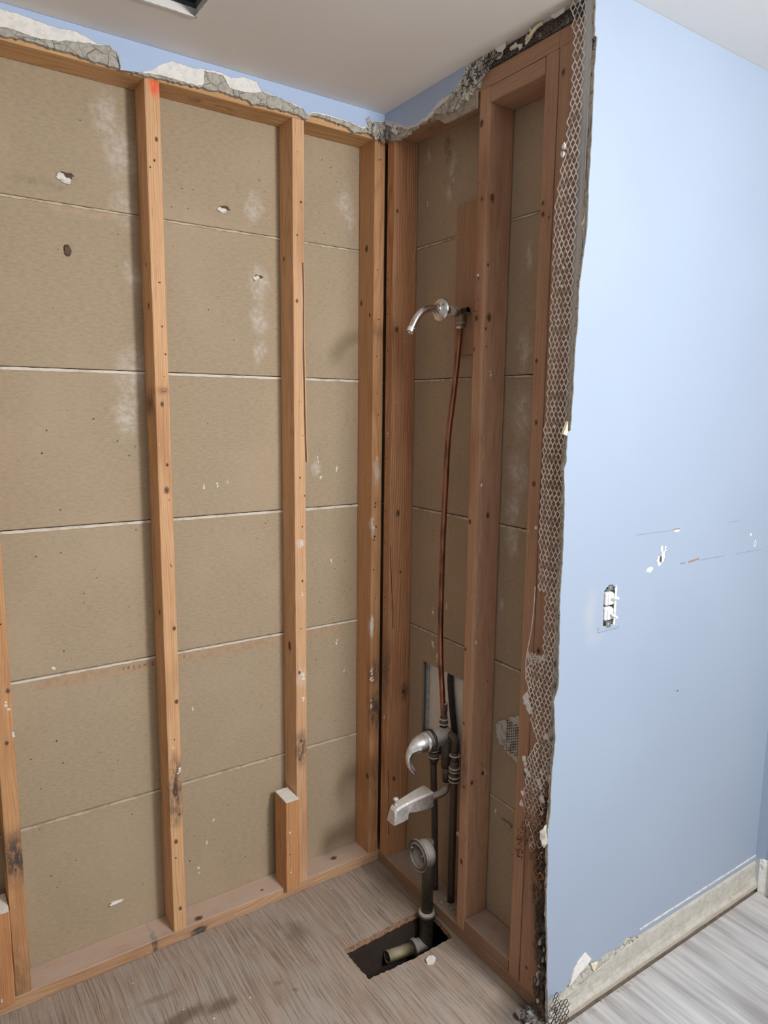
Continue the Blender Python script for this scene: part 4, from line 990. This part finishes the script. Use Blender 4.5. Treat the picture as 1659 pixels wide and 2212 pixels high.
for k in range(60):
    zz = RND.uniform(0.05, 0.40)
    lump(bm, (-RND.uniform(0.004, 0.026), -0.797+RND.uniform(-.004, .020), zz), (0.005, 0.006, RND.uniform(.006, .016)), k+99, 0.8, 1, 1)
for k in range(16):
    lump(bm, (-0.018, -0.775-RND.uniform(0, .02), RND.uniform(0.06, 0.25)), (0.004, 0.004, 0.008), k, 0.8, 1, 2)
obj('rotted_crust', bm, [m_rot, m_char, m_grey], cb, (-0.02, -0.795, 0.1))
bm = bmesh.new()   # rusty fragments trailing left
for k in range(70):
    t = RND.random(); y = -0.700-0.04*t*RND.random()+RND.uniform(-.004, .004); zz = 0.54-0.13*RND.random()
    y += (0.54-zz)*0.22
    a = Vector((-0.010-RND.random()*0.006, y, zz)); b = a+Vector((RND.uniform(-.004, .004), RND.uniform(-.006, .006), RND.uniform(-.009, .009)))
    beam(bm, a, b, RND.uniform(.0006, .0011))
obj('rust_fragments', bm, m_rot, cb, (-0.014, -0.71, 0.5))
bm = bmesh.new()   # bent-over foot of the mesh on the blue wall
seen = set(); w2, r2_, s2 = 0.0125, 0.0105, 0.005
for i in range(10):
    for j in range(5):
        xc = -0.018+j*w2+(i % 2)*w2/2; zc = 0.02+i*r2_
        if xc > 0.026 or (zc > 0.09 and xc > -0.01) or (xc+zc*0.35 > 0.052): continue
        hh = r2_-s2/2
        vs = [(xc, zc+hh), (xc+w2/2, zc+s2/2), (xc+w2/2, zc-s2/2), (xc, zc-hh), (xc-w2/2, zc-s2/2), (xc-w2/2, zc+s2/2)]
        for k in range(6):
            a, b = vs[k], vs[(k+1) % 6]
            key = tuple(sorted([(round(a[0]*1e4), round(a[1]*1e4)), (round(b[0]*1e4), round(b[1]*1e4))]))
            if key in seen: continue
            seen.add(key); f = lambda q: Vector((q[0]+mn.noise(Vector((q[0]*90, q[1]*90, 0)))*0.003, -0.836-0.006*max(0, q[0])/0.03, q[1]+mn.noise(Vector((q[0]*90, q[1]*90, 5)))*0.003))
            beam(bm, f(a), f(b), 0.0008)
obj('mesh_foot', bm, flat('rusty wire', (0.035, 0.024, 0.02), 0.7, 0.3), cb, (0, -0.836, 0.02))

# small broken patch in the right bay with metal lath behind
bp_ = empty('broken_patch', (0.087, -0.53, 0.60), 'jagged grey plaster hole with metal lath in the narrow right bay', 'plaster')
bm = bmesh.new()
sheet(bm, rough_line([(-0.478, 0.655), (-0.486, 0.685), (-0.51, 0.70), (-0.533, 0.713), (-0.562, 0.734), (-0.60, 0.742), (-0.60, 0.575), (-0.575, 0.592), (-0.53, 0.608), (-0.50, 0.628), (-0.478, 0.655)], 0.008, 0.0055)[:-1], 'x', 0.0885, 0.0845, 0, 0.004, 1)
obj('plaster_lining', bm, flat('pale grey plaster', (0.55, 0.54, 0.51), 0.9, scale=50, c2=(0.34, 0.32, 0.29), bump=0.8), bp_, (0.087, -0.53, 0.6))
bm = bmesh.new()
for i in range(13):
    for j in range(6):
        y = -0.530-j*0.0085; z = 0.618+i*0.0082+(j % 2)*0.004
        if z < 0.618+(-0.53-y)*-0.2 or z > 0.712 : continue
        blob(bm, (0.0838, y, z), *NORM['-x'], 0.0030, 0.0022, 0, 0.0003, 6, 0.1, 0.0012)
obj('lath_openings', bm, m_blk, bp_, (0.084, -0.55, 0.62))
# protruding nail
bm = bmesh.new(); d = Vector((-0.022, -0.045, -0.012))
p0 = Vector((0.050, -0.463, 0.565)); tube(bm, [p0, p0+d], 0.0016, 8); lathe(bm, p0+d, d, [(0, .0034), (.0012, .0034)], 12)
setp(obj('nail', bm, m_stl, None, p0), 'bright nail sticking out of the broad stud right of the valve', 'nail')
bm = bmesh.new(); box(bm, 0.080, 0.088, -0.56, -0.52, 0.392, 0.400, 0, 0.001)
setp(obj('wood_splinter', bm, m_bd, None, (0.085, -0.54, 0.395)), 'pale splinter stuck under the lowest seam of the narrow right bay', 'splinter')

# ------------------------------------------------------------------ plumbing
m_chrome = flat('worn chrome', (0.80, 0.81, 0.83), 0.22, 1.0, scale=40, c2=(0.62, 0.62, 0.62), bump=0.05)
def dusty(name, base, dustc, metal, rough=0.4, amt=0.9):
    m = M(name, rough, metal)
    nz = m.sep(m.nor)[2]
    f = m.math('MULTIPLY', m.mr(nz, -0.25, 0.6, 0, amt), m.mr(m.noise(m.pos, 220, 4, 0.7), 0.30, 0.5, 0.35, 1), clamp=True)
    n2 = m.noise(m.pos, 90, 3, 0.6)
    c = m.mix(m.mr(n2, 0.42, 0.65), base, tuple(q*0.7 for q in base))
    c = m.mix(f, c, dustc)
    m.inp(m.b.inputs['Metallic'], m.math('MULTIPLY', m.math('SUBTRACT', 1.0, f), metal))
    m.inp(m.b.inputs['Roughness'], m.math('MULTIPLY_ADD', f, 0.5, rough, clamp=True))
    return m.out(c)
m_dch = dusty('dusty chrome', (0.74, 0.75, 0.77), (0.62, 0.60, 0.57), 1.0, 0.26, 0.85)
m_hch = dusty('lightly dusted chrome', (0.80, 0.81, 0.83), (0.66, 0.65, 0.63), 1.0, 0.22, 0.45)
m_dbr = dusty('dusty brass', (0.34, 0.27, 0.18), (0.55, 0.53, 0.49), 0.8, 0.5, 0.85)
m_cop = M('copper', 0.30, 1.0); _c = m_cop
m_cop = _c.out(_c.mix(_c.mr(_c.noise(_c.mul(_c.pos, (60, 60, 12)), 1, 4), 0.4, 0.65), (0.40, 0.19, 0.125), (0.17, 0.085, 0.065)))
m_dcop = dusty('dull dark copper', (0.085, 0.055, 0.042), (0.24, 0.21, 0.19), 0.5, 0.45, 0.6)
m_tape = flat('white pipe dope', (0.68, 0.66, 0.60), 0.8, var=0.25, scale=150)
m_dpipe = dusty('dark drain brass', (0.135, 0.115, 0.09), (0.42, 0.40, 0.37), 0.55, 0.5, 0.8)
PY = -0.30
# shower arm
sp = empty('shower_plumbing', (0.045, PY, 0.0385), 'connected shower plumbing: chrome arm, copper riser, lever valve and dusty tub spout', 'shower plumbing')
path = smoothpath([(0.046, PY, 1.859), (0.0, PY, 1.860), (-0.035, PY, 1.861), (-0.055, PY, 1.858), (-0.076, PY, 1.848), (-0.095, PY, 1.828), (-0.108, PY, 1.806), (-0.112, PY, 1.799)], 6)
bm = bmesh.new(); tube(bm, path, 0.0103, 24, cap=False)
sa = obj('shower_arm', bm, m_chrome, sp, (-0.03, PY, 1.859)); setp(sa, 'bent chrome shower arm with a loose round flange')
bm = bmesh.new(); d = (Vector((-0.119, 0, 1.786))-Vector((-0.108, 0, 1.806))).normalized()
lathe(bm, (-0.110, PY, 1.802), d, [(0, .0103), (.001, .0112), (.004, .0112), (.005, .0104), (.007, .0111), (.009, .0104), (.011, .0110), (.014, .0109), (.014, .0085), (-0.01, .0085)], 24)
lathe(bm, Vector((-0.110, PY, 1.802))+d*0.004, d, [(0, .0086), (.0005, .0086)], 16, 1)
obj('threaded_tip', bm, [m_dch, m_blk], sa, (-0.112, PY, 1.80))
bm = bmesh.new()
fd = Vector((-1, -0.10, 0.06))
lathe(bm, (-0.010, PY, 1.859), fd, [(0.0, .0315), (0.001, .0330), (0.003, .0325), (0.007, .0290), (0.011, .0215), (0.0135, .0145), (0.017, .0125), (0.0195, .0135), (0.021, .0115), (0.012, .0115), (0.006, .022), (0.002, .030)], 40, 0, True)
fl = obj('flange', bm, m_chrome, sa, (-0.01, PY, 1.859))
bm = bmesh.new()
for dx in (0.020, 0.026, 0.032): lathe(bm, (dx, PY, 1.859), (1, 0, 0), [(0, .0106), (.001, .0125), (.003, .0125), (.004, .0106)], 20)
obj('thread_dope', bm, m_tape, sa, (0.028, PY, 1.859))
# riser with drop elbow
rpath = smoothpath([(0.036, PY, 0.640), (0.030, PY, 0.72), (0.023, PY, 0.792), (0.017, PY, 0.90), (0.016, PY, 1.011), (0.0165, PY, 1.15), (0.020, PY, 1.292), (0.028, PY, 1.495), (0.038, PY, 1.580), (0.052, PY, 1.695), (0.0615, PY, 1.80), (0.063, PY, 1.838)], 6)
bm = bmesh.new(); tube(bm, rpath, 0.0085, 18); rp = obj('riser_pipe', bm, m_cop, sp, (0.036, PY, 0.64)); setp(rp, 'long dull copper riser pipe')
bm = bmesh.new()
tube(bm, smoothpath([(0.036, PY, 1.859), (0.050, PY, 1.859), (0.060, PY, 1.855), (0.063, PY, 1.845), (0.063, PY, 1.822)], 5), 0.0130, 20)
lathe(bm, (0.034, PY, 1.859), (1, 0, 0), [(0, .0150), (.007, .0158), (.010, .0140)], 22); lathe(bm, (0.063, PY, 1.818), (0, 0, 1), [(0, .0118), (.006, .0142), (.012, .0135)], 20)
box(bm, 0.066, 0.0765, PY-0.026, PY+0.022, 1.851, 1.867, 0, 0.002)
e = obj('drop_elbow', bm, m_dbr, rp, (0.06, PY, 1.84))
bm = bmesh.new(); tube(bm, [(0.057, PY-0.008, 1.861), (0.057, PY-0.038, 1.861)], 0.0062, 8)
lathe(bm, (0.057, PY-0.034, 1.861), (0, -1, 0), [(0, .008), (.004, .008)], 6)
obj('mounting_screw', bm, m_blk, rp, (0.057, PY-0.03, 1.861))
bm = bmesh.new(); lathe(bm, (0.0605, PY, 1.811), (0, 0, 1), [(0, .0092), (.003, .0108), (.007, .0108), (.009, .009)], 20)
obj('solder_ring', bm, m_dch, rp, (0.062, PY, 1.81))
bm = bmesh.new()
for q in ((-0.004, -0.4475, 1.874), (-0.004, -0.4485, 1.840), (-0.004, -0.4375, 1.831)):
    tube(bm, smoothpath([(-0.002, -0.4285, 1.843), ((q[0]-0.006), (q[1]-0.4285)/2, (q[2]+1.843)/2), (-0.001, q[1], q[2])], 4), 0.0006, 5)
setp(obj('bent_wire', bm, m_cop, None, (-0.002, -0.43, 1.843)), 'three thin copper wire ends splayed on the broad stud beside the shower elbow', 'wire')
# valve
VY, VZ = PY, 0.580
vx = 0.045
ax = Vector((-1, -0.03, -0.06))
bm = bmesh.new()
lathe(bm, (0.058, VY, VZ+0.004), ax, [(0, .018), (.004, .026), (.014, .0275), (.040, .0278), (.060, .0285), (.075, .030), (.080, .0285)], 32)
vv_ = obj('shower_valve', bm, dusty('dusty valve body', (0.30, 0.27, 0.22), (0.56, 0.54, 0.50), 0.5, 0.6, 1.0), sp, (0.02, VY, VZ)); setp(vv_, 'dust-covered cylindrical valve body')
bm = bmesh.new()
for dd, r in ((0.070, .0325), (0.077, .0335)):
    n = 22; P = []
    for k in range(n+1):
        a = 2*math.pi*k/n
        P.append(Vector((0.058, VY, VZ+0.004))+ax.normalized()*(dd+RND.uniform(-.001, .001))+Vector((0, math.cos(a), math.sin(a)))*(r+RND.uniform(-.0008, .0008)))
    tube(bm, P, 0.0017, 6)
obj('rubber_gasket', bm, m_blk, vv_, (-0.015, VY, VZ))
bm = bmesh.new()
lathe(bm, (0.058, VY, VZ+0.004), ax, [(0.080, .0270), (.082, .0305), (.096, .0300), (.097, .0275), (.100, .0275)], 36)
obj('chrome_sleeve', bm, m_hch, vv_, (-0.03, VY, VZ))
hb = Vector((0.058, VY, VZ+0.004))+ax.normalized()*0.100
bm = bmesh.new()
hp = smoothpath([hb+Vector(q) for q in ((0, 0, 0), (-0.014, 0, -0.001), (-0.031, 0, -0.005), (-0.047, 0, -0.014), (-0.056, 0, -0.032), (-0.054, 0, -0.051), (-0.046, 0, -0.067), (-0.038, 0, -0.078), (-0.033, 0, -0.087))], 8)
nr = len(hp)
def hr(i):
    t = i/(nr-1); T = [(0, .0290), (.10, .0280), (.20, .0245), (.32, .0170), (.42, .0110), (.52, .0085), (.62, .0080), (.75, .0080), (.88, .0072), (1, .0045)]
    for a, b in zip(T, T[1:]):
        if a[0] <= t <= b[0]: return a[1]+(b[1]-a[1])*(t-a[0])/(b[0]-a[0])
    return .003
tube(bm, hp, [hr(i) for i in range(nr)], 26)
obj('lever_handle', bm, m_hch, vv_, hb)
# unions and supply pipes
def fitting(bm, x, y, z0, segs, mi=0):
    lathe(bm, (x, y, z0), (0, 0, 1), segs, 20, mi)
bm = bmesh.new()
fitting(bm, 0.038, PY, 0.598, [(0, .010), (.012, .011), (.013, .0125), (.020, .0125), (.021, .0135), (.029, .0140), (.031, .0120), (.040, .0125), (.044, .0105), (.060, .0100), (.064, .0110), (.085, .0105), (.088, .0085)])
for z, r in ((0.618, .0145), (0.634, .0148), (0.685, .0105)): fitting(bm, 0.0375, PY, z, [(0, r-.001), (.001, r), (.003, r), (.004, r-.001)], 1)
obj('riser_union', bm, [m_dcop, m_tape], vv_, (0.038, PY, 0.60))
# left (far) supply, centre tub drop, right (near) supply
LY, RY = -0.255, -0.345
bm = bmesh.new()
tube(bm, smoothpath([(0.040, -0.28, 0.580), (0.038, -0.262, 0.576), (0.037, LY, 0.566), (0.037, LY, 0.54)], 5), 0.0115, 16)
tube(bm, smoothpath([(0.037, LY, 0.545), (0.038, LY, 0.44), (0.043, LY-0.004, 0.30), (0.045, LY-0.008, 0.15), (0.044, LY-0.015, 0.039)], 5), 0.0105, 16)
fitting(bm, 0.037, LY, 0.505, [(0, .011), (.005, .0165), (.012, .0165), (.014, .0145), (.026, .0150), (.030, .0170), (.036, .0170), (.040, .012), (.055, .0125)])
fitting(bm, 0.038, LY, 0.468, [(0, .0105), (.015, .0160), (.036, .0175), (.038, .012)])
for z in (0.490, 0.512, 0.522): fitting(bm, 0.0375, LY, z, [(0, .0165), (.0008, .0180), (.002, .0180), (.003, .0165)], 1)
obj('supply_pipe', bm, [m_dcop, m_tape], vv_, (0.037, LY, 0.04))
bm = bmesh.new()
tube(bm, smoothpath([(0.045, -0.32, 0.588), (0.047, -0.338, 0.586), (0.048, RY, 0.574), (0.048, RY, 0.545)], 5), 0.0135, 18)
tube(bm, smoothpath([(0.048, RY, 0.55), (0.048, RY, 0.40), (0.048, RY, 0.20), (0.048, RY, 0.039)], 4), 0.0115, 16)
fitting(bm, 0.048, RY, 0.445, [(0, .0125), (.004, .0165), (.016, .0170), (.020, .0145), (.032, .0150), (.036, .0170), (.044, .0165), (.046, .0130), (.062, .0145), (.068, .0130)])
for z in (0.447, 0.460, 0.479, 0.489, 0.530): fitting(bm, 0.048, RY, z, [(0, .0155), (.001, .0178), (.003, .0178), (.004, .0155)], 1)
obj('supply_pipe', bm, [m_dcop, m_tape], vv_, (0.048, RY, 0.04))
bm = bmesh.new()
fitting(bm, 0.052, PY, 0.470, [(0, .0125), (.006, .0160), (.050, .0165), (.085, .0170), (.088, .0150), (.094, .0120), (.115, .0110)])
tube(bm, [(0.052, PY, 0.47), (0.055, PY, 0.42)], 0.0120, 16)
fitting(bm, 0.053, PY, 0.452, [(0, .0122), (.003, .0135), (.006, .0122)])
obj('spout_drop_pipe', bm, m_dcop, vv_, (0.052, PY, 0.43))
bm = bmesh.new()
box(bm, 0.050, 0.066, LY-0.018, LY+0.0, 0.500, 0.530, 0, 0.003); lathe(bm, (0.062, LY-0.02, 0.512), (0, -1, 0), [(0, .010), (.006, .010), (.007, .006), (.016, .005)], 10)
obj('stop_screw', bm, m_blk, vv_, (0.058, LY-0.01, 0.51))
# tub spout
bm = bmesh.new()
# (x, z_top, z_bot, half width) sections along the spout
secs = [(-0.016, 0.4215, 0.3700, .0265, .0220), (-0.035, 0.4205, 0.3690, .0262, .0210), (-0.060, 0.4180, 0.3700, .0250, .0190), (-0.085, 0.4145, 0.3730, .0240, .0170), (-0.107, 0.4105, 0.3780, .0230, .0155), (-0.108, 0.4103, 0.3580, .0230, .0155),
        (-0.128, 0.4060, 0.3540, .0220, .0140), (-0.146, 0.4010, 0.3520, .0210, .0128), (-0.152, 0.3930, 0.3520, .0205, .0122)]
rings = []
for x, zt, zb, wb, wt in secs:
    xb = x-(0.006 if x < -0.14 else 0)
    pts = [(x, PY-wt, zt), (x, PY+wt, zt), (x, PY+wt+0.0035, zt-0.005), (xb, PY+wb, zb+0.004), (xb, PY+wb-0.004, zb), (xb, PY-wb+0.004, zb), (xb, PY-wb, zb+0.004), (x, PY-wt-0.0035, zt-0.005)]
    rings.append([bm.verts.new(p) for p in pts])
for a, b in zip(rings, rings[1:]):
    for j in range(8): bm.faces.new((a[j], a[(j+1) % 8], b[(j+1) % 8], b[j]))
bm.faces.new(rings[0]); bm.faces.new(rings[-1][::-1])
bmesh.ops.recalc_face_normals(bm, faces=bm.faces)
bmesh.ops.bevel(bm, geom=[e for e in bm.edges if e.calc_face_angle(0) > 0.5], offset=0.0012, segments=2, affect='EDGES')
ts = obj('tub_spout', bm, m_dch, sp, (-0.08, PY, 0.36)); setp(ts, 'dusty chrome tub spout')
bm = bmesh.new(); lathe(bm, (-0.138, PY+0.004, 0.402), (0.05, 0, 1), [(0, .0042), (.001, .0055), (.003, .0038), (.012, .0034), (.015, .0060), (.018, .0085), (.021, .0085), (.024, .0060), (.0245, .0010)], 20)
obj('diverter_knob', bm, m_dch, ts, (-0.136, PY, 0.402))
bm = bmesh.new(); tube(bm, smoothpath([(-0.018, PY, 0.388), (0.025, PY, 0.388), (0.042, PY, 0.390), (0.053, PY, 0.398), (0.0565, PY, 0.412), (0.0555, PY, 0.4215)], 5), 0.0115, 18)
lathe(bm, (0.0545, PY, 0.417), (0, 0, 1), [(0, .0118), (.001, .0132), (.004, .0132), (.005, .0118)], 18)
obj('pipe_stub', bm, m_dbr, ts, (0.01, PY, 0.388))
# tub waste and overflow
WX, WY = -0.026, -0.318
dw = empty('tub_drain_assembly', (WX, WY, -0.12), 'dark brass tub waste and overflow pipe rising from the floor hole', 'drain pipe')
bm = bmesh.new(); lathe(bm, (WX, WY, 0.012), (0, 0, 1), [(0, .0185), (.24, .0185), (.245, .0165)], 30); obj('overflow_tube', bm, m_dpipe, dw, (WX, WY, 0.0))
bm = bmesh.new(); lathe(bm, (WX, WY, -0.135), (0, 0, 1), [(0, .0190), (.003, .0205), (.055, .0208), (.058, .0218), (.140, .0218), (.143, .0245), (.150, .0252), (.153, .0240), (.154, .0190)], 32); obj('slip_sleeve', bm, m_dpipe, dw, (WX, WY, -0.13))
bm = bmesh.new(); lathe(bm, (WX, WY, 0.003), (0, 0, 1), [(0, .0235), (.004, .0262), (.012, .0268), (.017, .0245), (.018, .0190)], 32)
obj('slip_nut', bm, dusty('dusty nut', (0.30, 0.28, 0.24), (0.56, 0.54, 0.50), 0.6, 0.5, 1.0), dw, (WX, WY, 0.0))
OZ = 0.221
ox = Vector((-1, -0.02, 0.04))
bm = bmesh.new()
lathe(bm, (-0.030, WY, OZ), ox, [(0.030, .0345), (0.033, .0490), (0.034, .0505), (0.039, .0505), (0.040, .0490), (0.037, .0470), (0.036, .0395), (0.040, .0380), (0.041, .0350), (0.037, .0330), (0.010, .0300), (0.010, .0345)], 44, 0, True)
obj('overflow_flange', bm, m_dpipe, dw, (-0.06, WY, OZ))
bm = bmesh.new(); lathe(bm, (-0.030, WY, OZ), ox, [(-0.006, .0300), (-0.004, .0385), (0.004, .0420), (0.013, .0420), (0.017, .0390), (0.030, .0370), (0.030, .0310), (0.0, .0295)], 40, 0, True)
obj('overflow_body', bm, dusty('dusty overflow', (0.30, 0.28, 0.25), (0.52, 0.50, 0.46), 0.6, 0.5, 1.0), dw, (-0.03, WY, OZ))
bm = bmesh.new(); lathe(bm, (-0.030, WY, OZ), ox, [(-0.003, .0302), (-0.001, .0302)], 30); obj('overflow_throat', bm, m_blk, dw, (-0.02, WY, OZ))
for a in (0.5, 2.6):
    bm = bmesh.new(); lathe(bm, Vector((-0.070, WY+0.031*math.cos(a), OZ+0.031*math.sin(a))), (1, 0, 0), [(0, .003), (.006, .003)], 8)
    obj('screw_lug', bm, m_dch, dw, (-0.07, WY, OZ))
bm = bmesh.new()
tube(bm, [(WX, WY, -0.098), (-0.045, WY+0.004, -0.096), (-0.066, WY+0.006, -0.094)], [0.0215, 0.0225, 0.0245], 28)
lathe(bm, (-0.060, WY+0.006, -0.094), (-1, 0.03, 0.06), [(0, .0255), (.003, .0275), (.013, .0275), (.016, .0240)], 10)
obj('tee_branch', bm, m_dpipe, dw, (-0.05, WY, -0.096))
bm = bmesh.new()
q0 = Vector((-0.070, WY+0.006, -0.093)); q1 = Vector((-0.170, WY+0.010, -0.083)); dd = (q1-q0)
lathe(bm, q0, dd, [(0, .0180), (dd.length, .0182), (dd.length, .0165), (0.01, .0165)], 30, 0, True)
obj('tailpiece', bm, dusty('old brass', (0.30, 0.25, 0.12), (0.42, 0.38, 0.28), 0.7, 0.42, 0.7), dw, q0)
bm = bmesh.new(); lathe(bm, q0, dd, [(0.08, .0164), (0.082, .0164)], 24); lump(bm, q1+Vector((0.004, 0, -0.005)), (0.005, 0.009, 0.007), 3, 0.6)
obj('tailpiece_bore', bm, m_blk, dw, q1)
# lower outlet below the tee
bm = bmesh.new(); lathe(bm, (WX, WY, -0.30), (0, 0, 1), [(0, .0180), (.165, .0180)], 24); obj('drain_leg', bm, m_dpipe, dw, (WX, WY, -0.3))

HOSE = [(0.109, -0.250, 0.81), (0.109, -0.246, 0.76), (0.109, -0.241, 0.724), (0.109, -0.254, 0.635), (0.109, -0.272, 0.533), (0.109, -0.28, 0.40)]
# seen through the hole behind the valve: the next room's wall lining and a black vent pipe
m_dw = flat('white drywall', (0.84, 0.83, 0.81), 0.8, var=0.05, bump=0.1)
bm = bmesh.new(); box(bm, 0.120, 0.130, -0.60, 0.12, 0.30, 0.95)
setp(obj('drywall_panel', bm, m_dw, None, (0.125, -0.25, 0.30)), 'clean white panel seen through the cut-out behind the valve', 'wall panel')
bm = bmesh.new(); box(bm, 0.112, 0.1195, -0.122, -0.108, 0.32, 0.93, 0, 0.002)
setp(obj('panel_batten', bm, flat('grey batten', (0.55, 0.58, 0.58), 0.7), None, (0.116, -0.137, 0.32)), 'thin grey-white batten along the left side of the cut-out', 'batten')
bm = bmesh.new(); tube(bm, smoothpath(HOSE, 5), 0.0098, 16)
setp(obj('black_hose', bm, m_blk, None, (0.12, -0.30, 0.40)), 'black hose passing behind the cut-out beside the copper riser', 'hose')
m_tag = flat('small tag', (0.75, 0.75, 0.75), 0.6)

# ceiling fan opening
fh = empty('fan_housing', ((HX0+HX1)/2, (HY0+HY1)/2, CZ), 'open exhaust fan housing in a rough ceiling cut at the top edge', 'fan housing')
m_gal = flat('blue-grey galvanised steel', (0.30, 0.36, 0.42), 0.5, 0.5)
bm = bmesh.new()
t_ = 0.004; zt = CZ+0.16
box(bm, HX0, HX1, HY1+0.012, HY1+0.012+t_, CZ+0.017, zt); box(bm, HX0, HX1, HY0-t_, HY0, CZ+0.017, zt)
box(bm, HX0-t_, HX0, HY0, HY1+0.012, CZ+0.017, zt); box(bm, HX1, HX1+t_, HY0, HY1+0.012, CZ+0.017, zt); box(bm, HX0, HX1, HY0, HY1+0.012, zt, zt+t_)
obj('housing_can', bm, m_gal, fh, ((HX0+HX1)/2, (HY0+HY1)/2, CZ+0.02))
bm = bmesh.new(); box(bm, -0.72, HX1-0.002, HY0+0.01, HY1+0.008, CZ+0.03, zt-0.01, 0, 0.002)
obj('motor_bracket', bm, m_blk, fh, (-0.70, -0.4, CZ+0.03))
bm = bmesh.new(); box(bm, -0.765, -0.745, HY1-0.045, HY1-0.03, CZ+0.04, CZ+0.06, 0, 0.002)
obj('white_plug', bm, m_wht, fh, (-0.755, HY1-0.03, CZ+0.05))
bm = bmesh.new()
sheet(bm, rough_line([(HX0, HY1-0.002), (HX1+0.001, HY1-0.002)], 0.01, 0.0012)+rough_line([(HX1+0.002, HY1+0.003), (HX0, HY1+0.002)], 0.01, 0.0015), 'z', CZ-0.0002, CZ-0.003)
sheet(bm, rough_line([(HX1-0.003, HY0), (HX1-0.003, HY1)], 0.01, 0.0012)+rough_line([(HX1+0.001, HY1+0.002), (HX1+0.001, HY0)], 0.01, 0.0015), 'z', CZ-0.0002, CZ-0.003)
obj('rough_cut_edge', bm, m_plas, fh, (HX1, HY1, CZ))

# ------------------------------------------------------------------ loose debris
def crumb(x, y, z, r, label, group=None, mat=m_plas, flatk=0.5):
    bm = bmesh.new(); lump(bm, (x, y, z+r*flatk*0.9), (r, r*RND.uniform(.6, 1), r*flatk), x*70+y*30, 0.5, 2)
    return setp(obj('plaster_crumb', bm, mat, None, (x, y, z)), label, 'plaster crumb', group)
bm = bmesh.new()
sheet(bm, [(-0.145, -0.476), (-0.128, -0.484), (-0.112, -0.474), (-0.114, -0.462), (-0.126, -0.458), (-0.141, -0.463)], 'z', 0.0005, 0.008)
setp(obj('plaster_chunk', bm, m_plas, None, (-0.13, -0.47, 0)), 'flat pale plaster chunk lying on the plywood just in front of the hole', 'plaster crumb')
G = 'plaster crumbs scattered on the plywood'
for k in range(16):
    x = RND.uniform(-1.0, -0.1); y = RND.uniform(-0.5, -0.03)
    if -0.34 < x < 0 and -0.45 < y < -0.27: x -= 0.36
    crumb(x, y, 0.0, RND.uniform(0.0012, 0.0028), 'tiny pale plaster crumb on the plywood floor', G)
G = 'plaster crumbs on the corner plates'
for k in range(14):
    x = RND.uniform(0.01, 0.08); y = RND.uniform(-0.42, -0.33)
    crumb(x, y, 0.0378, RND.uniform(0.003, 0.006), 'grey rubble crumb on the bottom plate behind the drain pipe', G, m_grey)
G = 'plaster crumbs along the blue wall floor edge'
for k in range(26):
    x = RND.uniform(-0.06, 0.36)**1.0; crumb(x, -0.842-RND.uniform(0, 0.012), LZ, RND.uniform(0.0015, 0.004), 'small plaster crumb along the floor edge of the blue wall', G, m_base)
m_ash = flat('dark dusty scrap', (0.13, 0.12, 0.12), 0.95, scale=60, c2=(0.30, 0.29, 0.28), bump=0.9)
bm = bmesh.new()
for k in range(34):
    lump(bm, (RND.uniform(-0.055, -0.004), RND.uniform(-0.815, -0.75), 0.004+RND.uniform(0, 0.012)), (RND.uniform(.005, .016), RND.uniform(.005, .014), RND.uniform(.003, .008)), k, 0.8, 2, 0)
for k in range(14):
    a = Vector((RND.uniform(-0.06, -0.01), RND.uniform(-0.80, -0.74), 0.006)); beam(bm, a, a+Vector((RND.uniform(-.02, .02), RND.uniform(-.02, .02), RND.uniform(0, .03))), 0.0008, 1)
setp(obj('rubble_heap', bm, [m_ash, m_char], None, (-0.03, -0.78, 0.0)), 'grey-black heap of rubble and wire at the foot of the corner post', 'rubble', kind='stuff')
bm = bmesh.new()
for k in range(30):
    t = k/29; lump(bm, (-0.015+RND.uniform(-.012, .03), -0.826+RND.uniform(-.006, .004), 0.018+RND.uniform(0, .05)), (RND.uniform(.004, .010), 0.006, RND.uniform(.004, .009)), k+5, 0.7, 2)
setp(obj('broken_corner_plaster', bm, m_crack, None, (0.0, -0.826, 0.012)), 'crumbling beige plaster at the bottom corner under the bent mesh', 'plaster')
